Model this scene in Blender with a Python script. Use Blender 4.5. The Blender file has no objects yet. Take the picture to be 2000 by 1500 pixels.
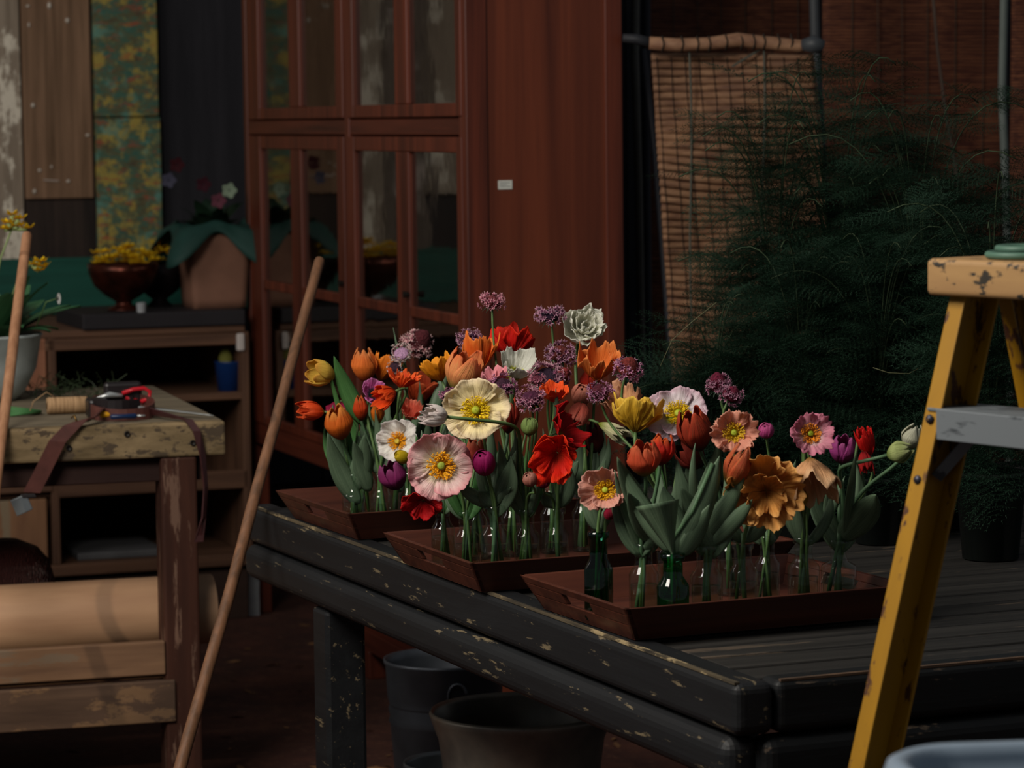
import bpy, math, random
import numpy as np
from mathutils import Vector, Matrix, noise
random.seed(7)
SC = bpy.context.scene
COL = SC.collection
# ------------------------------------------------------------------ camera
F_PX = 5900.0
CAM = Vector((0, 0, 1.5))
_th = math.atan(518 / F_PX); _ro = 0.012
_F = Vector((0, math.cos(_th), -math.sin(_th)))
_R0 = Vector((1, 0, 0)); _U0 = _R0.cross(_F)
_U = _U0 * math.cos(_ro) + _R0 * math.sin(_ro)
_R = _R0 * math.cos(_ro) - _U0 * math.sin(_ro)
cd = bpy.data.cameras.new('camera'); cam = bpy.data.objects.new('camera', cd); COL.objects.link(cam)
cam.matrix_world = Matrix(((_R.x, _U.x, -_F.x, CAM.x), (_R.y, _U.y, -_F.y, CAM.y), (_R.z, _U.z, -_F.z, CAM.z), (0, 0, 0, 1)))
cd.sensor_width = 36; cd.lens = F_PX / 2000 * 36; cd.clip_end = 60
cd.dof.use_dof = True; cd.dof.focus_distance = 4.85; cd.dof.aperture_fstop = 8.0
SC.camera = cam
# ------------------------------------------------------------------ light
W = bpy.data.worlds.new('world'); SC.world = W; W.use_nodes = True
W.node_tree.nodes['Background'].inputs[0].default_value = (0.86, 0.93, 1.0, 1)
W.node_tree.nodes['Background'].inputs[1].default_value = 0.112
def area(name, loc, target, size, power, color, sy=None):
    l = bpy.data.lights.new(name, 'AREA'); l.energy = power; l.color = color; l.size = size
    if sy: l.shape = 'RECTANGLE'; l.size_y = sy
    o = bpy.data.objects.new(name, l); COL.objects.link(o); o.location = loc
    o.rotation_euler = (Vector(target) - Vector(loc)).to_track_quat('-Z', 'Y').to_euler(); return o
area('flower_key_light', (-1.5, 3.3, 3.0), (-0.05, 5.0, 1.0), 1.3, 112, (1.0, 0.93, 0.84))  # added area lamp out of view, soft key on the flowers from upper left
area('left_wall_fill', (-3.2, 5.6, 2.9), (-2.4, 9.2, 1.3), 1.6, 48, (1.0, 0.92, 0.83))  # added fill lamp, brightens the left wall and its reflection in the panes
sp = bpy.data.lights.new('sun_gap_light', 'SPOT'); sp.energy = 120; sp.color = (1, .80, .58); sp.spot_size = math.radians(9.5); sp.spot_blend = .25; sp.shadow_soft_size = .03
so = bpy.data.objects.new('sun_gap_light', sp); COL.objects.link(so); so.location = (-2.2, 3.4, 1.25)
so.rotation_euler = (Vector((-1.05, 6.5, .41)) - so.location).to_track_quat('-Z', 'Y').to_euler()
SC.view_settings.view_transform = 'Standard'; SC.view_settings.look = 'None'
SC.view_settings.exposure = 0.0; SC.view_settings.gamma = 1.0; SC.view_settings.use_curve_mapping = False
# ------------------------------------------------------------------ sight helpers
def ray(u, v): return _F + _R * ((u - 1000) / F_PX) - _U * ((v - 750) / F_PX)
def PZ(u, v, z): d = ray(u, v); return CAM + d * ((z - CAM.z) / d.z)
def PD(u, v, D): d = ray(u, v); return CAM + d * (D / d.y)
def proj(p):
    q = Vector(p) - CAM; w = q.dot(_F); return (1000 + F_PX * q.dot(_R) / w, 750 - F_PX * q.dot(_U) / w)
def on_line(P, d, u, z):
    a, b = -8.0, 8.0
    if abs(d.y) > 1e-6:      # stay in front of the eye
        lim = (.6 - P.y) / d.y
        if d.y > 0: a = max(a, lim)
        else: b = min(b, lim)
    def g(t): q = P + d * t; return proj((q.x, q.y, z))[0] - u
    fa = g(a)
    for _ in range(60):
        m = (a + b) / 2
        if (g(m) > 0) == (fa > 0): a = m
        else: b = m
    return (a + b) / 2
def V(*a): return Vector(a)
def srgb(h):
    if isinstance(h, str):
        c = [int(h[i:i + 2], 16) / 255 for i in (0, 2, 4)]
        return tuple((x / 12.92 if x < .04045 else ((x + .055) / 1.055) ** 2.4) for x in c) + (1,)
    return tuple(h)[:3] + (1,)
# ------------------------------------------------------------------ mesh helpers
class MB:
    def __init__(s): s.v = []; s.f = []; s.uv = {}
    def add(s, vs, fs, uvs=None):
        o = len(s.v); s.v += [Vector(p) for p in vs]
        for f in fs: s.f.append([i + o for i in f])
        if uvs:
            for i, q in enumerate(uvs): s.uv[i + o] = q
        return s
    def box(s, c, ex, ey, ez):      # centre and three half-extent vectors
        c = Vector(c); vs = []
        for i in (-1, 1):
            for j in (-1, 1):
                for k in (-1, 1): vs.append(c + ex * i + ey * j + ez * k)
        return s.add(vs, [(0, 1, 3, 2), (4, 6, 7, 5), (0, 4, 5, 1), (2, 3, 7, 6), (0, 2, 6, 4), (1, 5, 7, 3)])
    def span(s, O, ax, ay, x0, x1, y0, y1, z0, z1):   # box in a local horizontal frame
        c = O + ax * ((x0 + x1) / 2) + ay * ((y0 + y1) / 2); c = V(c.x, c.y, (z0 + z1) / 2)
        return s.box(c, ax * ((x1 - x0) / 2), ay * ((y1 - y0) / 2), V(0, 0, (z1 - z0) / 2))
    def tube(s, pts, r, n=8, caps=True):
        pts = [Vector(p) for p in pts]; m = len(pts)
        rs = r if isinstance(r, (list, tuple)) else [r] * m
        vs = []; up = None
        for i in range(m):
            t = (pts[min(i + 1, m - 1)] - pts[max(i - 1, 0)]).normalized()
            if up is None:
                up = V(0, 0, 1) if abs(t.z) < .9 else V(1, 0, 0)
            a = (up - t * up.dot(t)).normalized(); b = t.cross(a); up = a
            for k in range(n):
                q = 2 * math.pi * k / n; vs.append(pts[i] + (a * math.cos(q) + b * math.sin(q)) * rs[i])
        fs = [(i * n + k, i * n + (k + 1) % n, (i + 1) * n + (k + 1) % n, (i + 1) * n + k) for i in range(m - 1) for k in range(n)]
        if caps: fs += [tuple(range(n))[::-1], tuple(range((m - 1) * n, m * n))]
        return s.add(vs, fs)
    def lathe(s, prof, base, n=24, axis=V(0, 0, 1), sx=1.0, sy=1.0):
        axis = axis.normalized(); a = V(1, 0, 0) if abs(axis.x) < .9 else V(0, 1, 0)
        a = (a - axis * a.dot(axis)).normalized(); b = axis.cross(a); base = Vector(base); vs = []
        for (r, z) in prof:
            for k in range(n):
                q = 2 * math.pi * k / n
                vs.append(base + axis * z + a * (math.cos(q) * r * sx) + b * (math.sin(q) * r * sy))
        fs = [(i * n + k, i * n + (k + 1) % n, (i + 1) * n + (k + 1) % n, (i + 1) * n + k) for i in range(len(prof) - 1) for k in range(n)]
        return s.add(vs, fs)
    def grid(s, fn, nu, nv, uvf=None):
        vs = []; uvs = []
        for i in range(nu + 1):
            for j in range(nv + 1):
                vs.append(fn(i / nu, j / nv)); uvs.append(uvf(i / nu, j / nv) if uvf else (i / nu, j / nv))
        fs = [(i * (nv + 1) + j, (i + 1) * (nv + 1) + j, (i + 1) * (nv + 1) + j + 1, i * (nv + 1) + j + 1) for i in range(nu) for j in range(nv)]
        return s.add(vs, fs, uvs)
    def ribbon(s, pts, wvec, t=.003):   # strap along pts with width vectors
        m = len(pts); vs = []
        for i in range(m):
            tg = (Vector(pts[min(i + 1, m - 1)]) - Vector(pts[max(i - 1, 0)])).normalized()
            w = wvec[i] if isinstance(wvec, list) else wvec
            nn = tg.cross(w).normalized() * t / 2; p = Vector(pts[i])
            vs += [p + w / 2 + nn, p - w / 2 + nn, p - w / 2 - nn, p + w / 2 - nn]
        fs = [(i * 4 + k, i * 4 + (k + 1) % 4, (i + 1) * 4 + (k + 1) % 4, (i + 1) * 4 + k) for i in range(m - 1) for k in range(4)]
        fs += [(0, 1, 2, 3), tuple(range((m - 1) * 4, m * 4))[::-1]]
        return s.add(vs, fs)
    def build(s, name, mat, parent=None, base=None, smooth=False, bevel=0, seg=2, solid=0, sub=0):
        me = bpy.data.meshes.new(name)
        if parent is not None: L = parent['_w']; L = Vector(L)
        elif base is not None: L = Vector(base)
        else:
            xs = [p.x for p in s.v]; ys = [p.y for p in s.v]; L = V(sum(xs) / len(xs), sum(ys) / len(ys), min(p.z for p in s.v))
        me.from_pydata([p - L for p in s.v], [], s.f)
        if s.uv:
            lay = me.uv_layers.new(name='uv')
            for lp in me.loops: lay.data[lp.index].uv = s.uv.get(lp.vertex_index, (0, 0))
        me.update()
        if smooth: me.polygons.foreach_set('use_smooth', [True] * len(me.polygons))
        o = bpy.data.objects.new(name, me); COL.objects.link(o)
        if mat: me.materials.append(mat)
        if parent is not None: o.parent = parent
        else: o.location = L
        o['_w'] = tuple(L)
        if bevel:
            b = o.modifiers.new('bevel', 'BEVEL'); b.width = bevel; b.segments = seg; b.limit_method = 'ANGLE'; b.angle_limit = .6
        if solid:
            b = o.modifiers.new('solid', 'SOLIDIFY'); b.thickness = solid; b.offset = 0
        if sub:
            b = o.modifiers.new('sub', 'SUBSURF'); b.levels = sub; b.render_levels = sub
        return o
def thing(name, label, cat, loc, group=None):
    o = bpy.data.objects.new(name, None); COL.objects.link(o); o.location = loc; o.empty_display_size = .05
    o['_w'] = tuple(loc); return tag(o, label, cat, group)
def tag(o, label, cat, group=None, kind=None):
    o['label'] = label; o['category'] = cat
    if group: o['group'] = group
    if kind: o['kind'] = kind
    return o
def struct(o, label=None):
    o['kind'] = 'structure'
    if label: o['label'] = label
    return o
# ------------------------------------------------------------------ materials
class NT:
    def __init__(s, name):
        s.m = bpy.data.materials.new(name); s.m.use_nodes = True; s.t = s.m.node_tree; s.n = s.t.nodes
        s.b = s.n['Principled BSDF']; s.out = s.n['Material Output']
    def new(s, ty, **k):
        n = s.n.new(ty)
        for a, b in k.items(): setattr(n, a, b)
        return n
    def l(s, a, b): s.t.links.new(a, b)
    def coord(s, axis=None, S=10, sm=1):
        tc = s.new('ShaderNodeTexCoord').outputs['Object']
        sc = s.new('ShaderNodeVectorMath', operation='SCALE'); s.l(tc, sc.inputs[0]); sc.inputs['Scale'].default_value = S
        if axis is None: return sc.outputs[0]
        ax = Vector(axis).normalized()
        d = s.new('ShaderNodeVectorMath', operation='DOT_PRODUCT'); s.l(tc, d.inputs[0]); d.inputs[1].default_value = ax
        m = s.new('ShaderNodeVectorMath', operation='SCALE'); m.inputs[0].default_value = ax * (S - sm); s.l(d.outputs['Value'], m.inputs['Scale'])
        r = s.new('ShaderNodeVectorMath', operation='SUBTRACT'); s.l(sc.outputs[0], r.inputs[0]); s.l(m.outputs[0], r.inputs[1])
        return r.outputs[0]
    def noise(s, vec, scale=1, detail=4, rough=.55, dist=0):
        n = s.new('ShaderNodeTexNoise'); s.l(vec, n.inputs['Vector']); n.inputs['Scale'].default_value = scale
        n.inputs['Detail'].default_value = detail; n.inputs['Roughness'].default_value = rough; n.inputs['Distortion'].default_value = dist
        return n.outputs['Fac']
    def ramp(s, fac, stops, interp='LINEAR'):
        r = s.new('ShaderNodeValToRGB'); s.l(fac, r.inputs[0]); e = r.color_ramp; e.interpolation = interp
        while len(e.elements) < len(stops): e.elements.new(.5)
        for el, (p, c) in zip(e.elements, stops):
            el.position = p; el.color = srgb(c) if not isinstance(c, (int, float)) else (c, c, c, 1)
        return r.outputs[0]
    def mix(s, fac, a, b, mode='MIX'):
        n = s.new('ShaderNodeMix', data_type='RGBA', blend_type=mode)
        for v, i in ((fac, 0), (a, 6), (b, 7)):
            if hasattr(v, 'links'): s.l(v, n.inputs[i])
            else: n.inputs[i].default_value = v if i == 0 else srgb(v)
        return n.outputs[2]
    def bump(s, h, st=.3, dist=.01):
        n = s.new('ShaderNodeBump'); s.l(h, n.inputs['Height']); n.inputs['Strength'].default_value = st; n.inputs['Distance'].default_value = dist
        s.l(n.outputs[0], s.b.inputs['Normal']); return n.outputs[0]
    def fin(s, col=None, rough=.6, metal=0, spec=.3):
        if col is not None:
            if hasattr(col, 'links'): s.l(col, s.b.inputs['Base Color'])
            else: s.b.inputs['Base Color'].default_value = srgb(col)
        s.b.inputs['Roughness'].default_value = rough; s.b.inputs['Metallic'].default_value = metal
        s.b.inputs['Specular IOR Level'].default_value = spec
        return s.m
_mc = {}
def wood(name, c0, c1, axis=(0, 0, 1), S=30, sm=2, rough=.6, c2=None, wear=.62, bump=.25, spec=.25, wS=9, wsm=2):
    if name in _mc: return _mc[name]
    t = NT(name); vec = t.coord(axis, S, sm)
    g = t.noise(vec, 1, 6, .6, .4); col = t.ramp(g, [(.3, c0), (.7, c1)])
    big = t.noise(t.coord(axis, 3, 1), 1, 3); col = t.mix(t.ramp(big, [(.3, .35), (.7, 0.0)]), col, c0)
    if c2:
        w = t.noise(t.coord(axis, wS, wsm), 1, 7, .68); col = t.mix(t.ramp(w, [(wear, 0.0), (wear + .04, 1.0)]), col, c2)
    t.bump(g, bump, .004); _mc[name] = t.fin(col, rough, 0, spec); return _mc[name]
def plain(name, c, rough=.5, metal=0, var=.15, S=12, spec=.3, bump=0):
    if name in _mc: return _mc[name]
    t = NT(name); n = t.noise(t.coord(None, S), 1, 5)
    a = srgb(c); d = tuple(x * (1 - var) for x in a[:3]) + (1,); h = tuple(min(1, x * (1 + var)) for x in a[:3]) + (1,)
    col = t.ramp(n, [(.3, d), (.7, h)])
    if bump: t.bump(n, bump, .01)
    _mc[name] = t.fin(col, rough, metal, spec); return _mc[name]
def glass(name, tint, rough=.03, ior=1.5):
    if name in _mc: return _mc[name]
    t = NT(name); t.n.remove(t.b)
    tr = t.new('ShaderNodeBsdfTransparent'); tr.inputs[0].default_value = srgb(tint)
    gl = t.new('ShaderNodeBsdfGlossy'); gl.inputs['Roughness'].default_value = rough
    nz = t.noise(t.coord(None, 9), 1, 2); bp = t.new('ShaderNodeBump'); t.l(nz, bp.inputs['Height']); bp.inputs['Strength'].default_value = .15; bp.inputs['Distance'].default_value = .004
    t.l(bp.outputs[0], gl.inputs['Normal'])
    lw = t.new('ShaderNodeLayerWeight'); f0 = ((ior - 1) / (ior + 1)) ** 2
    pw = t.new('ShaderNodeMath', operation='POWER'); t.l(lw.outputs['Facing'], pw.inputs[0]); pw.inputs[1].default_value = 4.0
    ma = t.new('ShaderNodeMath', operation='MULTIPLY_ADD'); t.l(pw.outputs[0], ma.inputs[0]); ma.inputs[1].default_value = (1 - f0) * .8; ma.inputs[2].default_value = f0
    lw.inputs[0].default_value = .5; mx = t.new('ShaderNodeMixShader'); t.l(ma.outputs[0], mx.inputs[0]); t.l(tr.outputs[0], mx.inputs[1]); t.l(gl.outputs[0], mx.inputs[2])
    t.l(mx.outputs[0], t.out.inputs[0]); _mc[name] = t.m; return t.m
def petal(c0, c1, c2=None, streak=None, p0=.12, p1=.35, transl=.30, key=''):
    """c0 at the base of the petal, c1 its body, c2 its edge; thin streaks run from base to edge"""
    c2 = c2 or c1; k = 'petal_%s_%s_%s_%s%s' % (c0, c1, c2, streak, key)
    if k in _mc: return _mc[k]
    t = NT('petal'); uv = t.new('ShaderNodeUVMap').outputs[0]; sep = t.new('ShaderNodeSeparateXYZ'); t.l(uv, sep.inputs[0])
    col = t.ramp(sep.outputs[0], [(p0, c0), (p1, c1), (.72, c1), (.98, c2)])
    mp = t.new('ShaderNodeMapping'); t.l(uv, mp.inputs[0]); mp.inputs['Scale'].default_value = (2.0, 26, 1)
    n = t.noise(mp.outputs[0], 1, 5, .6, .3)
    if streak: col = t.mix(t.ramp(n, [(.5, 0.0), (.72, .75)]), col, streak)
    else:
        col = t.mix(t.ramp(n, [(.35, .24), (.6, 0.0)]), col, tuple(x * .66 for x in srgb(c1)[:3]))
    t.fin(col, .55, 0, .2)
    nc = t.noise(mp.outputs[0], .35, 3); ad = t.new('ShaderNodeMath', operation='ADD'); t.l(n, ad.inputs[0]); t.l(nc, ad.inputs[1]); nb = t.bump(ad.outputs[0], .55, .005)
    tl = t.new('ShaderNodeBsdfTranslucent'); t.l(col, tl.inputs[0]); t.l(nb, tl.inputs['Normal'])
    mx = t.new('ShaderNodeMixShader'); mx.inputs[0].default_value = transl
    t.l(t.b.outputs[0], mx.inputs[1]); t.l(tl.outputs[0], mx.inputs[2]); t.l(mx.outputs[0], t.out.inputs[0])
    _mc[k] = t.m; return t.m
def leafmat(name, c0, c1, transl=.15, rough=.5):
    if name in _mc: return _mc[name]
    t = NT(name); uv = t.new('ShaderNodeUVMap').outputs[0]; mp = t.new('ShaderNodeMapping'); t.l(uv, mp.inputs[0]); mp.inputs['Scale'].default_value = (1.5, 22, 1)
    n = t.noise(mp.outputs[0], 1, 3); col = t.ramp(n, [(.3, c0), (.7, c1)]); t.fin(col, rough, 0, .3); nb = t.bump(n, .15, .002)
    tl = t.new('ShaderNodeBsdfTranslucent'); t.l(col, tl.inputs[0]); mx = t.new('ShaderNodeMixShader'); mx.inputs[0].default_value = transl
    t.l(t.b.outputs[0], mx.inputs[1]); t.l(tl.outputs[0], mx.inputs[2]); t.l(mx.outputs[0], t.out.inputs[0])
    _mc[name] = t.m; return t.m

# ================================================================== directions
A0 = PZ(1436, 1338, .75); A1 = PZ(478, 985, .75)
dA = (A1 - A0); TL = dA.length; dA.normalize(); dB = V(dA.y, -dA.x, 0)
dC = V(-.3525, 1, 0).normalized(); dD = V(dC.y, -dC.x, 0)     # cabinet face / cabinet side
e1 = V(.961, .276, 0); e2 = V(-.276, .961, 0)                 # bench
Z = V(0, 0, 1)
# ================================================================== setting
def build_setting():
    t = NT('packed_red_earth'); n = t.noise(t.coord(None, 6), 1, 8, .65); n2 = t.noise(t.coord(None, 45), 1, 5, .7)
    col = t.mix(t.ramp(n2, [(.55, 0.0), (.72, .6)]), t.ramp(n, [(.3, '2a1410'), (.7, '4a281c')]), '6a4a36'); t.bump(n2, .6, .01)
    fm = t.fin(col, .9)
    m = MB(); m.box(V(0, 6, -.05), V(7, 0, 0), V(0, 7, 0), V(0, 0, .05)); struct(m.build('floor', fm))
    # back wall: planks running up behind the shelves, and on to the left and right
    S0 = PZ(300, 640, .894); WO = S0 + dC * .84
    WO = V(WO.x, WO.y, 0)
    wm = MB(); wm.span(WO, dD, dC, -4.2, 4.6, .05, .12, 0, 3.2)
    wall = struct(wm.build('wall_back', wood('dark_backing', '171313', '221b18')))
    tan = lambda i: wood('weathered_plank_%d' % i, ['4b403a', '54402f', '65594c', '4a423c'][i], ['8b7d70', '8a6c55', 'a39584', '75695e'][i], (0, 0, 1), 34, 1.6, .8, ['b4aa9c', 'a08c7a', 'c8c0b0', '9c9088'][i], [.57, .64, .52, .58][i], .4, .2, 9, 3.5)
    us = [on_line(WO, dD, u, 1.6) for u in (-20, 45, 182, 308, 476)]
    def plank(x0, x1, z0, mat, name='plank', y=0.0, z1=3.1):
        q = MB(); q.span(WO, dD, dC, x0 + .003, x1 - .003, .02 - y, .05, z0, z1); o = q.build(name, mat, wall, bevel=.003); return o
    x = -4.1; i = 0
    while x < us[0] - .1:
        w = random.choice((.17, .2, .23)); w = min(w, us[0] - x) if us[0] - x - w > .1 else us[0] - x
        plank(x, x + w, .3 if i % 3 else 1.25, tan(i % 4)); x += w; i += 1
    plank(us[0], us[1], .3, tan(2)); o = plank(us[1], us[2], 1.262, tan(1), y=.006)
    t = NT('peeling_teal_paint'); big = t.noise(t.coord(None, 7), 1, 7, .7, .3); mid = t.noise(t.coord(dD, 60, 22), 1, 7, .75, .2); fin = t.noise(t.coord(None, 13), 1.2, 6, .72)
    col = t.ramp(mid, [(.34, '2b5248'), (.46, '36584a'), (.54, '525236'), (.64, '42392b')]); col = t.mix(t.ramp(fin, [(.50, 0.0), (.58, .9)]), col, '94823a')
    col = t.mix(t.ramp(t.noise(t.coord(dD, 40, 14), 1.3, 6, .7), [(.56, 0.0), (.62, .9)]), col, '86442c'); col = t.mix(t.ramp(big, [(.54, 0.0), (.62, .85)]), col, '4f8074'); col = t.mix(t.ramp(big, [(.3, .8), (.42, 0.0)]), col, '4a3426'); t.bump(fin, .4, .004)
    pm = t.fin(col, .7)
    q = MB(); q.span(WO, dD, dC, us[2], us[3], -.03, -.002, .95, 1.518); q.span(WO, dD, dC, us[2], us[3] - .004, -.03, -.002, 1.522, 2.9)
    tag(q.build('painted_board', pm, bevel=.003), 'tall wall board with peeling teal, yellow and red paint behind the copper bowl', 'board')
    dk = wood('charcoal_plank', '15151a', '26252a', (0, 0, 1), 20, 1.5, .8)
    plank(us[3], us[4] + .25, .3, dk)
    x = us[4] + .25
    while x < 4.4: plank(x, x + .22, .3, dk); x += .22
    plank(us[1], us[3] + .0, .95, wood('dark_low_plank', '1c1715', '3a2e28', (0, 0, 1), 30, 2, .85), y=-.012, z1=1.9)
    # pale nail heads and knots on the broad plank
    for (u, v) in ((55, 12), (97, 11), (132, 40), (57, 49), (101, 326), (134, 354), (68, 374), (65, 206), (172, 264), (78, 333)):
        r = ray(u, v); nrm = dC; k = ((WO - dC * (-.010)) - CAM).dot(nrm) / r.dot(nrm); p = CAM + r * k
        s = MB(); s.lathe([(.009, 0), (.007, .004), (.003, .006), (0, .0065)], p + dC * .004, 8, -dC, random.uniform(.4, 1.1), random.uniform(.5, 1.4)); s.build('nail_head', plain('pale_nail', 'b8b0a4', .35, .3), wall, smooth=True)
    s = MB(); s.tube([WO + dD * (us[1] + .06) + V(0, 0, 1.322) - dC * -.012, WO + dD * (us[1] + .11) + V(0, 0, 1.318) - dC * -.012], .0035, 6); s.build('scratch_splinter', plain('pale_splinter', '94857a'), wall)
    # green board standing along the counter
    g = wood('green_paint', '0c3a30', '145043', dD, 25, 2, .6)
    x0, x1 = on_line(WO, dD, -420, 1), on_line(WO, dD, 470, 1)
    b = MB(); b.span(WO, dD, dC, x0, x1, -.095, -.07, .896, 1.06); b.span(WO, dD, dC, x0, x1, -.07, -.055, .896, 1.075)
    tag(b.build('green_board', g, bevel=.003), 'long dark green board standing along the back of the shelf top', 'board')
    return WO, S0
WO, S0 = build_setting()

def build_shelf_unit():
    O = V(S0.x, S0.y, 0); mw = wood('shelf_brown', '402b20', '684a37', dD, 30, 2, .65, '745640', .64); mw2 = wood('shelf_brown_up', '402b20', '684a37', Z, 30, 2, .65); dk = wood('shelf_dark', '2a1c17', '3c2a22', dD, 20, 2, .8)
    R = thing('shelf_unit', 'low brown wooden shelf unit with open bays against the plank wall', 'shelf', O)
    xl = on_line(O, dD, -330, .6); xr = on_line(O, dD, 482, .6)
    d1 = on_line(O, dD, 110, .8); d2 = on_line(O, dD, 112, .3)
    def B(name, x0, x1, y0, y1, z0, z1, m): q = MB(); q.span(O, dD, dC, x0, x1, y0, y1, z0, z1); return q.build(name, m, R, bevel=.003)
    B('top_board', xl, xr, 0, .72, .872, .894, mw); B('front_rail', xl, xr, .0, .02, .835, .87, mw)
    B('back_panel', xl, xr, .70, .72, .05, .872, dk); B('middle_shelf', d1, xr, .01, .70, .668, .69, mw)
    B('lower_rail', d2, xr, 0, .03, .40, .455, mw); B('lower_shelf', xl, xr, .03, .70, .40, .42, mw)
    B('bottom_shelf', xl, xr, 0, .70, .165, .20, mw); B('plinth', xl, xr, .02, .05, 0, .15, dk)
    for x in (xl, d1 - .012, xr): B('divider', x - .012, x + .012, 0, .70, .2, .872, mw2)
    B('bay_door', d2 - .19, d2 - .03, -.004, .012, .21, .40, wood('door_tan', '6a4a36', '96704f', Z, 25, 2, .6, '7a6a55', .55)); B('bay_door', d2 - .40, d2 - .20, -.004, .012, .21, .40, mw2)
    B('drawer_front', d2 - .42, d2 - .01, -.004, .012, .42, .60, mw); B('end_panel', d1 - .22, d1 - .03, .0, .02, .70, .872, wood('door_tan2', '7a4e3a', '96664c', Z, 25, 2, .6))
    s = MB(); s.span(O, dD, dC, on_line(O, dD, 160, .2), on_line(O, dD, 330, .2), .06, .36, .2, .222)
    tag(s.build('slate_slab', plain('slate_grey', '4a4a4c', .5), bevel=.004), 'flat grey slab lying on the bottom shelf behind the workbench', 'slab')
    # dark tray board on the counter
    s = MB(); s.span(O, dD, dC, on_line(O, dD, 160, .9), on_line(O, dD, 478, .9), -.012, .40, .894, .94)
    tag(s.build('dark_slab', plain('near_black_slab', '1c191d', .6), bevel=.004), 'thick near-black slab lying on the shelf top under the copper bowl', 'slab')
    return O
SO = build_shelf_unit()

def yellow_cup(m, c, r, rnd):
    for k in range(6):
        a = k * math.pi / 3 + rnd; d = V(math.cos(a), math.sin(a), 0); s = V(-d.y, d.x, 0)
        m.grid(lambda i, j, d=d, s=s: c + d * r * (.15 + .85 * i) + s * (j - .5) * r * .9 * math.sin(math.pi * min(.95, i + .15)) + V(0, 0, r * (.5 * i * i) + r * .1 * random.random()), 3, 2)
def build_counter_things():
    def at(u, v, y=.15): # point on the slab top
        x = on_line(SO + dC * y, dD, u, .94); p = SO + dC * y + dD * x; return V(p.x, p.y, .94)
    cop = NT('aged_copper'); n = cop.noise(cop.coord(None, 25), 1, 4); copper = cop.fin(cop.ramp(n, [(.3, '2c1610'), (.7, '54281c')]), .3, .75)
    k = 9.2 / F_PX
    p = at(242, 0); R = thing('copper_bowl', 'footed copper bowl on the dark slab, brim full of yellow primrose heads', 'bowl', p)
    MB().lathe([(.001, 0), (.052, 0), (.05, .006), (.026, .016), (.024, .026), (.055, .045), (.088, .075), (.105, .115), (.107, .142), (.103, .142), (.095, .11), (.06, .06), (.001, .05)], p, 32).build('bowl_body', copper, R, smooth=True)
    yel = petal('f0b810', 'fcd020', 'fcd838', 'fcd020')
    def heads(c, r, n, top, label, grp):
        q = thing('yellow_flower_posy', label, 'flowers', c)
        for i in range(n):
            a = random.random() * 6.3; d = r * math.sqrt(random.random()); h = MB()
            yellow_cup(h, c + V(d * math.cos(a), d * math.sin(a), top * (random.random()) * (1 - .5 * d / r)), .021, random.random())
            h.build('blossom', yel, q, smooth=True)
    heads(p + V(0, 0, .14), .095, 48, .065, 'posy of yellow blossoms heaped in the copper bowl', 0)
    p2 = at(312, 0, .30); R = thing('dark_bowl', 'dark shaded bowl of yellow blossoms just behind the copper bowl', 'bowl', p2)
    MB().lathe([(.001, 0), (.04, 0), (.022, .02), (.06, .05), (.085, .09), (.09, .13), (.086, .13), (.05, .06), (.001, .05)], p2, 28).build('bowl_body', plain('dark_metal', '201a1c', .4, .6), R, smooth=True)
    heads(p2 + V(0, 0, .135), .075, 26, .06, 'yellow blossoms in the shaded dark bowl, right of the copper bowl', 0)
    pv = at(276, 0, .02); MB().lathe([(.001, 0), (.013, 0), (.0145, .028), (.013, .028), (.0115, .004), (.001, .004)], pv, 20).build('votive_glass', plain('silvered_glass', 'b8bcc0', .2, .5))
    o = bpy.data.objects['votive_glass']; tag(o, 'tiny silvered votive glass beside the foot of the copper bowl', 'glass')
    # kraft wrapped planter with green paper and a dark plant
    p = at(418, 0, .17); R = thing('paper_wrapped_planter', 'square brown kraft paper planter with a dark green paper collar on the slab', 'planter', p)
    m = MB(); prof = [(.085, 0), (.093, .10), (.098, .225)]
    def kp(i, j):
        a = j * 2 * math.pi; r = (.085 + .014 * i) / max(abs(math.cos(a)), abs(math.sin(a))) ** .8
        d = dD * math.cos(a) + dC * math.sin(a); return p + d * r * (1 + .012 * noise.noise(V(math.cos(a) * 2, math.sin(a) * 2, i * 3))) + V(0, 0, .225 * i)
    m.grid(kp, 8, 48); m.build('kraft_wrap', plain('kraft_dim', '745242', .8, 0, .12, 14), R, smooth=True, solid=.002)
    m = MB()
    def col(i, j):
        a = j * 2 * math.pi; w = .5 + .5 * math.sin(2 * a + 1.0) ; r = .085 + i * (.045 + .10 * abs(math.sin(2 * a)) ** 3); d = dD * math.cos(a) + dC * math.sin(a)
        return p + d * r + V(0, 0, .235 + .03 * math.sin(i * 3.1) - .11 * i * i * abs(math.sin(2 * a + .2)) ** 2 + .012 * noise.noise(V(a * 2, i * 4, 0)))
    m.grid(col, 10, 64); m.build('paper_collar', plain('dark_green_paper', '12342e', .7), R, smooth=True, solid=.001)
    pl = thing('hellebore_plant', 'dark leafy plant with pale blooms rising from the kraft planter', 'plant', p + V(0, 0, .2))
    lm = leafmat('hellebore_leaf', '0e1e14', '1c3422')
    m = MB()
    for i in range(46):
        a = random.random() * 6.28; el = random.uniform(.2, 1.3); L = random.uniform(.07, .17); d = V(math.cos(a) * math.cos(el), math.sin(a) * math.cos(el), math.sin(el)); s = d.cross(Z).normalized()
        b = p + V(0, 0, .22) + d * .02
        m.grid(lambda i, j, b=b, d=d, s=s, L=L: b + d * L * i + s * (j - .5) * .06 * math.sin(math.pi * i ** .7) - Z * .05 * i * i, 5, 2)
    m.build('foliage', lm, pl, smooth=True)
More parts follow.
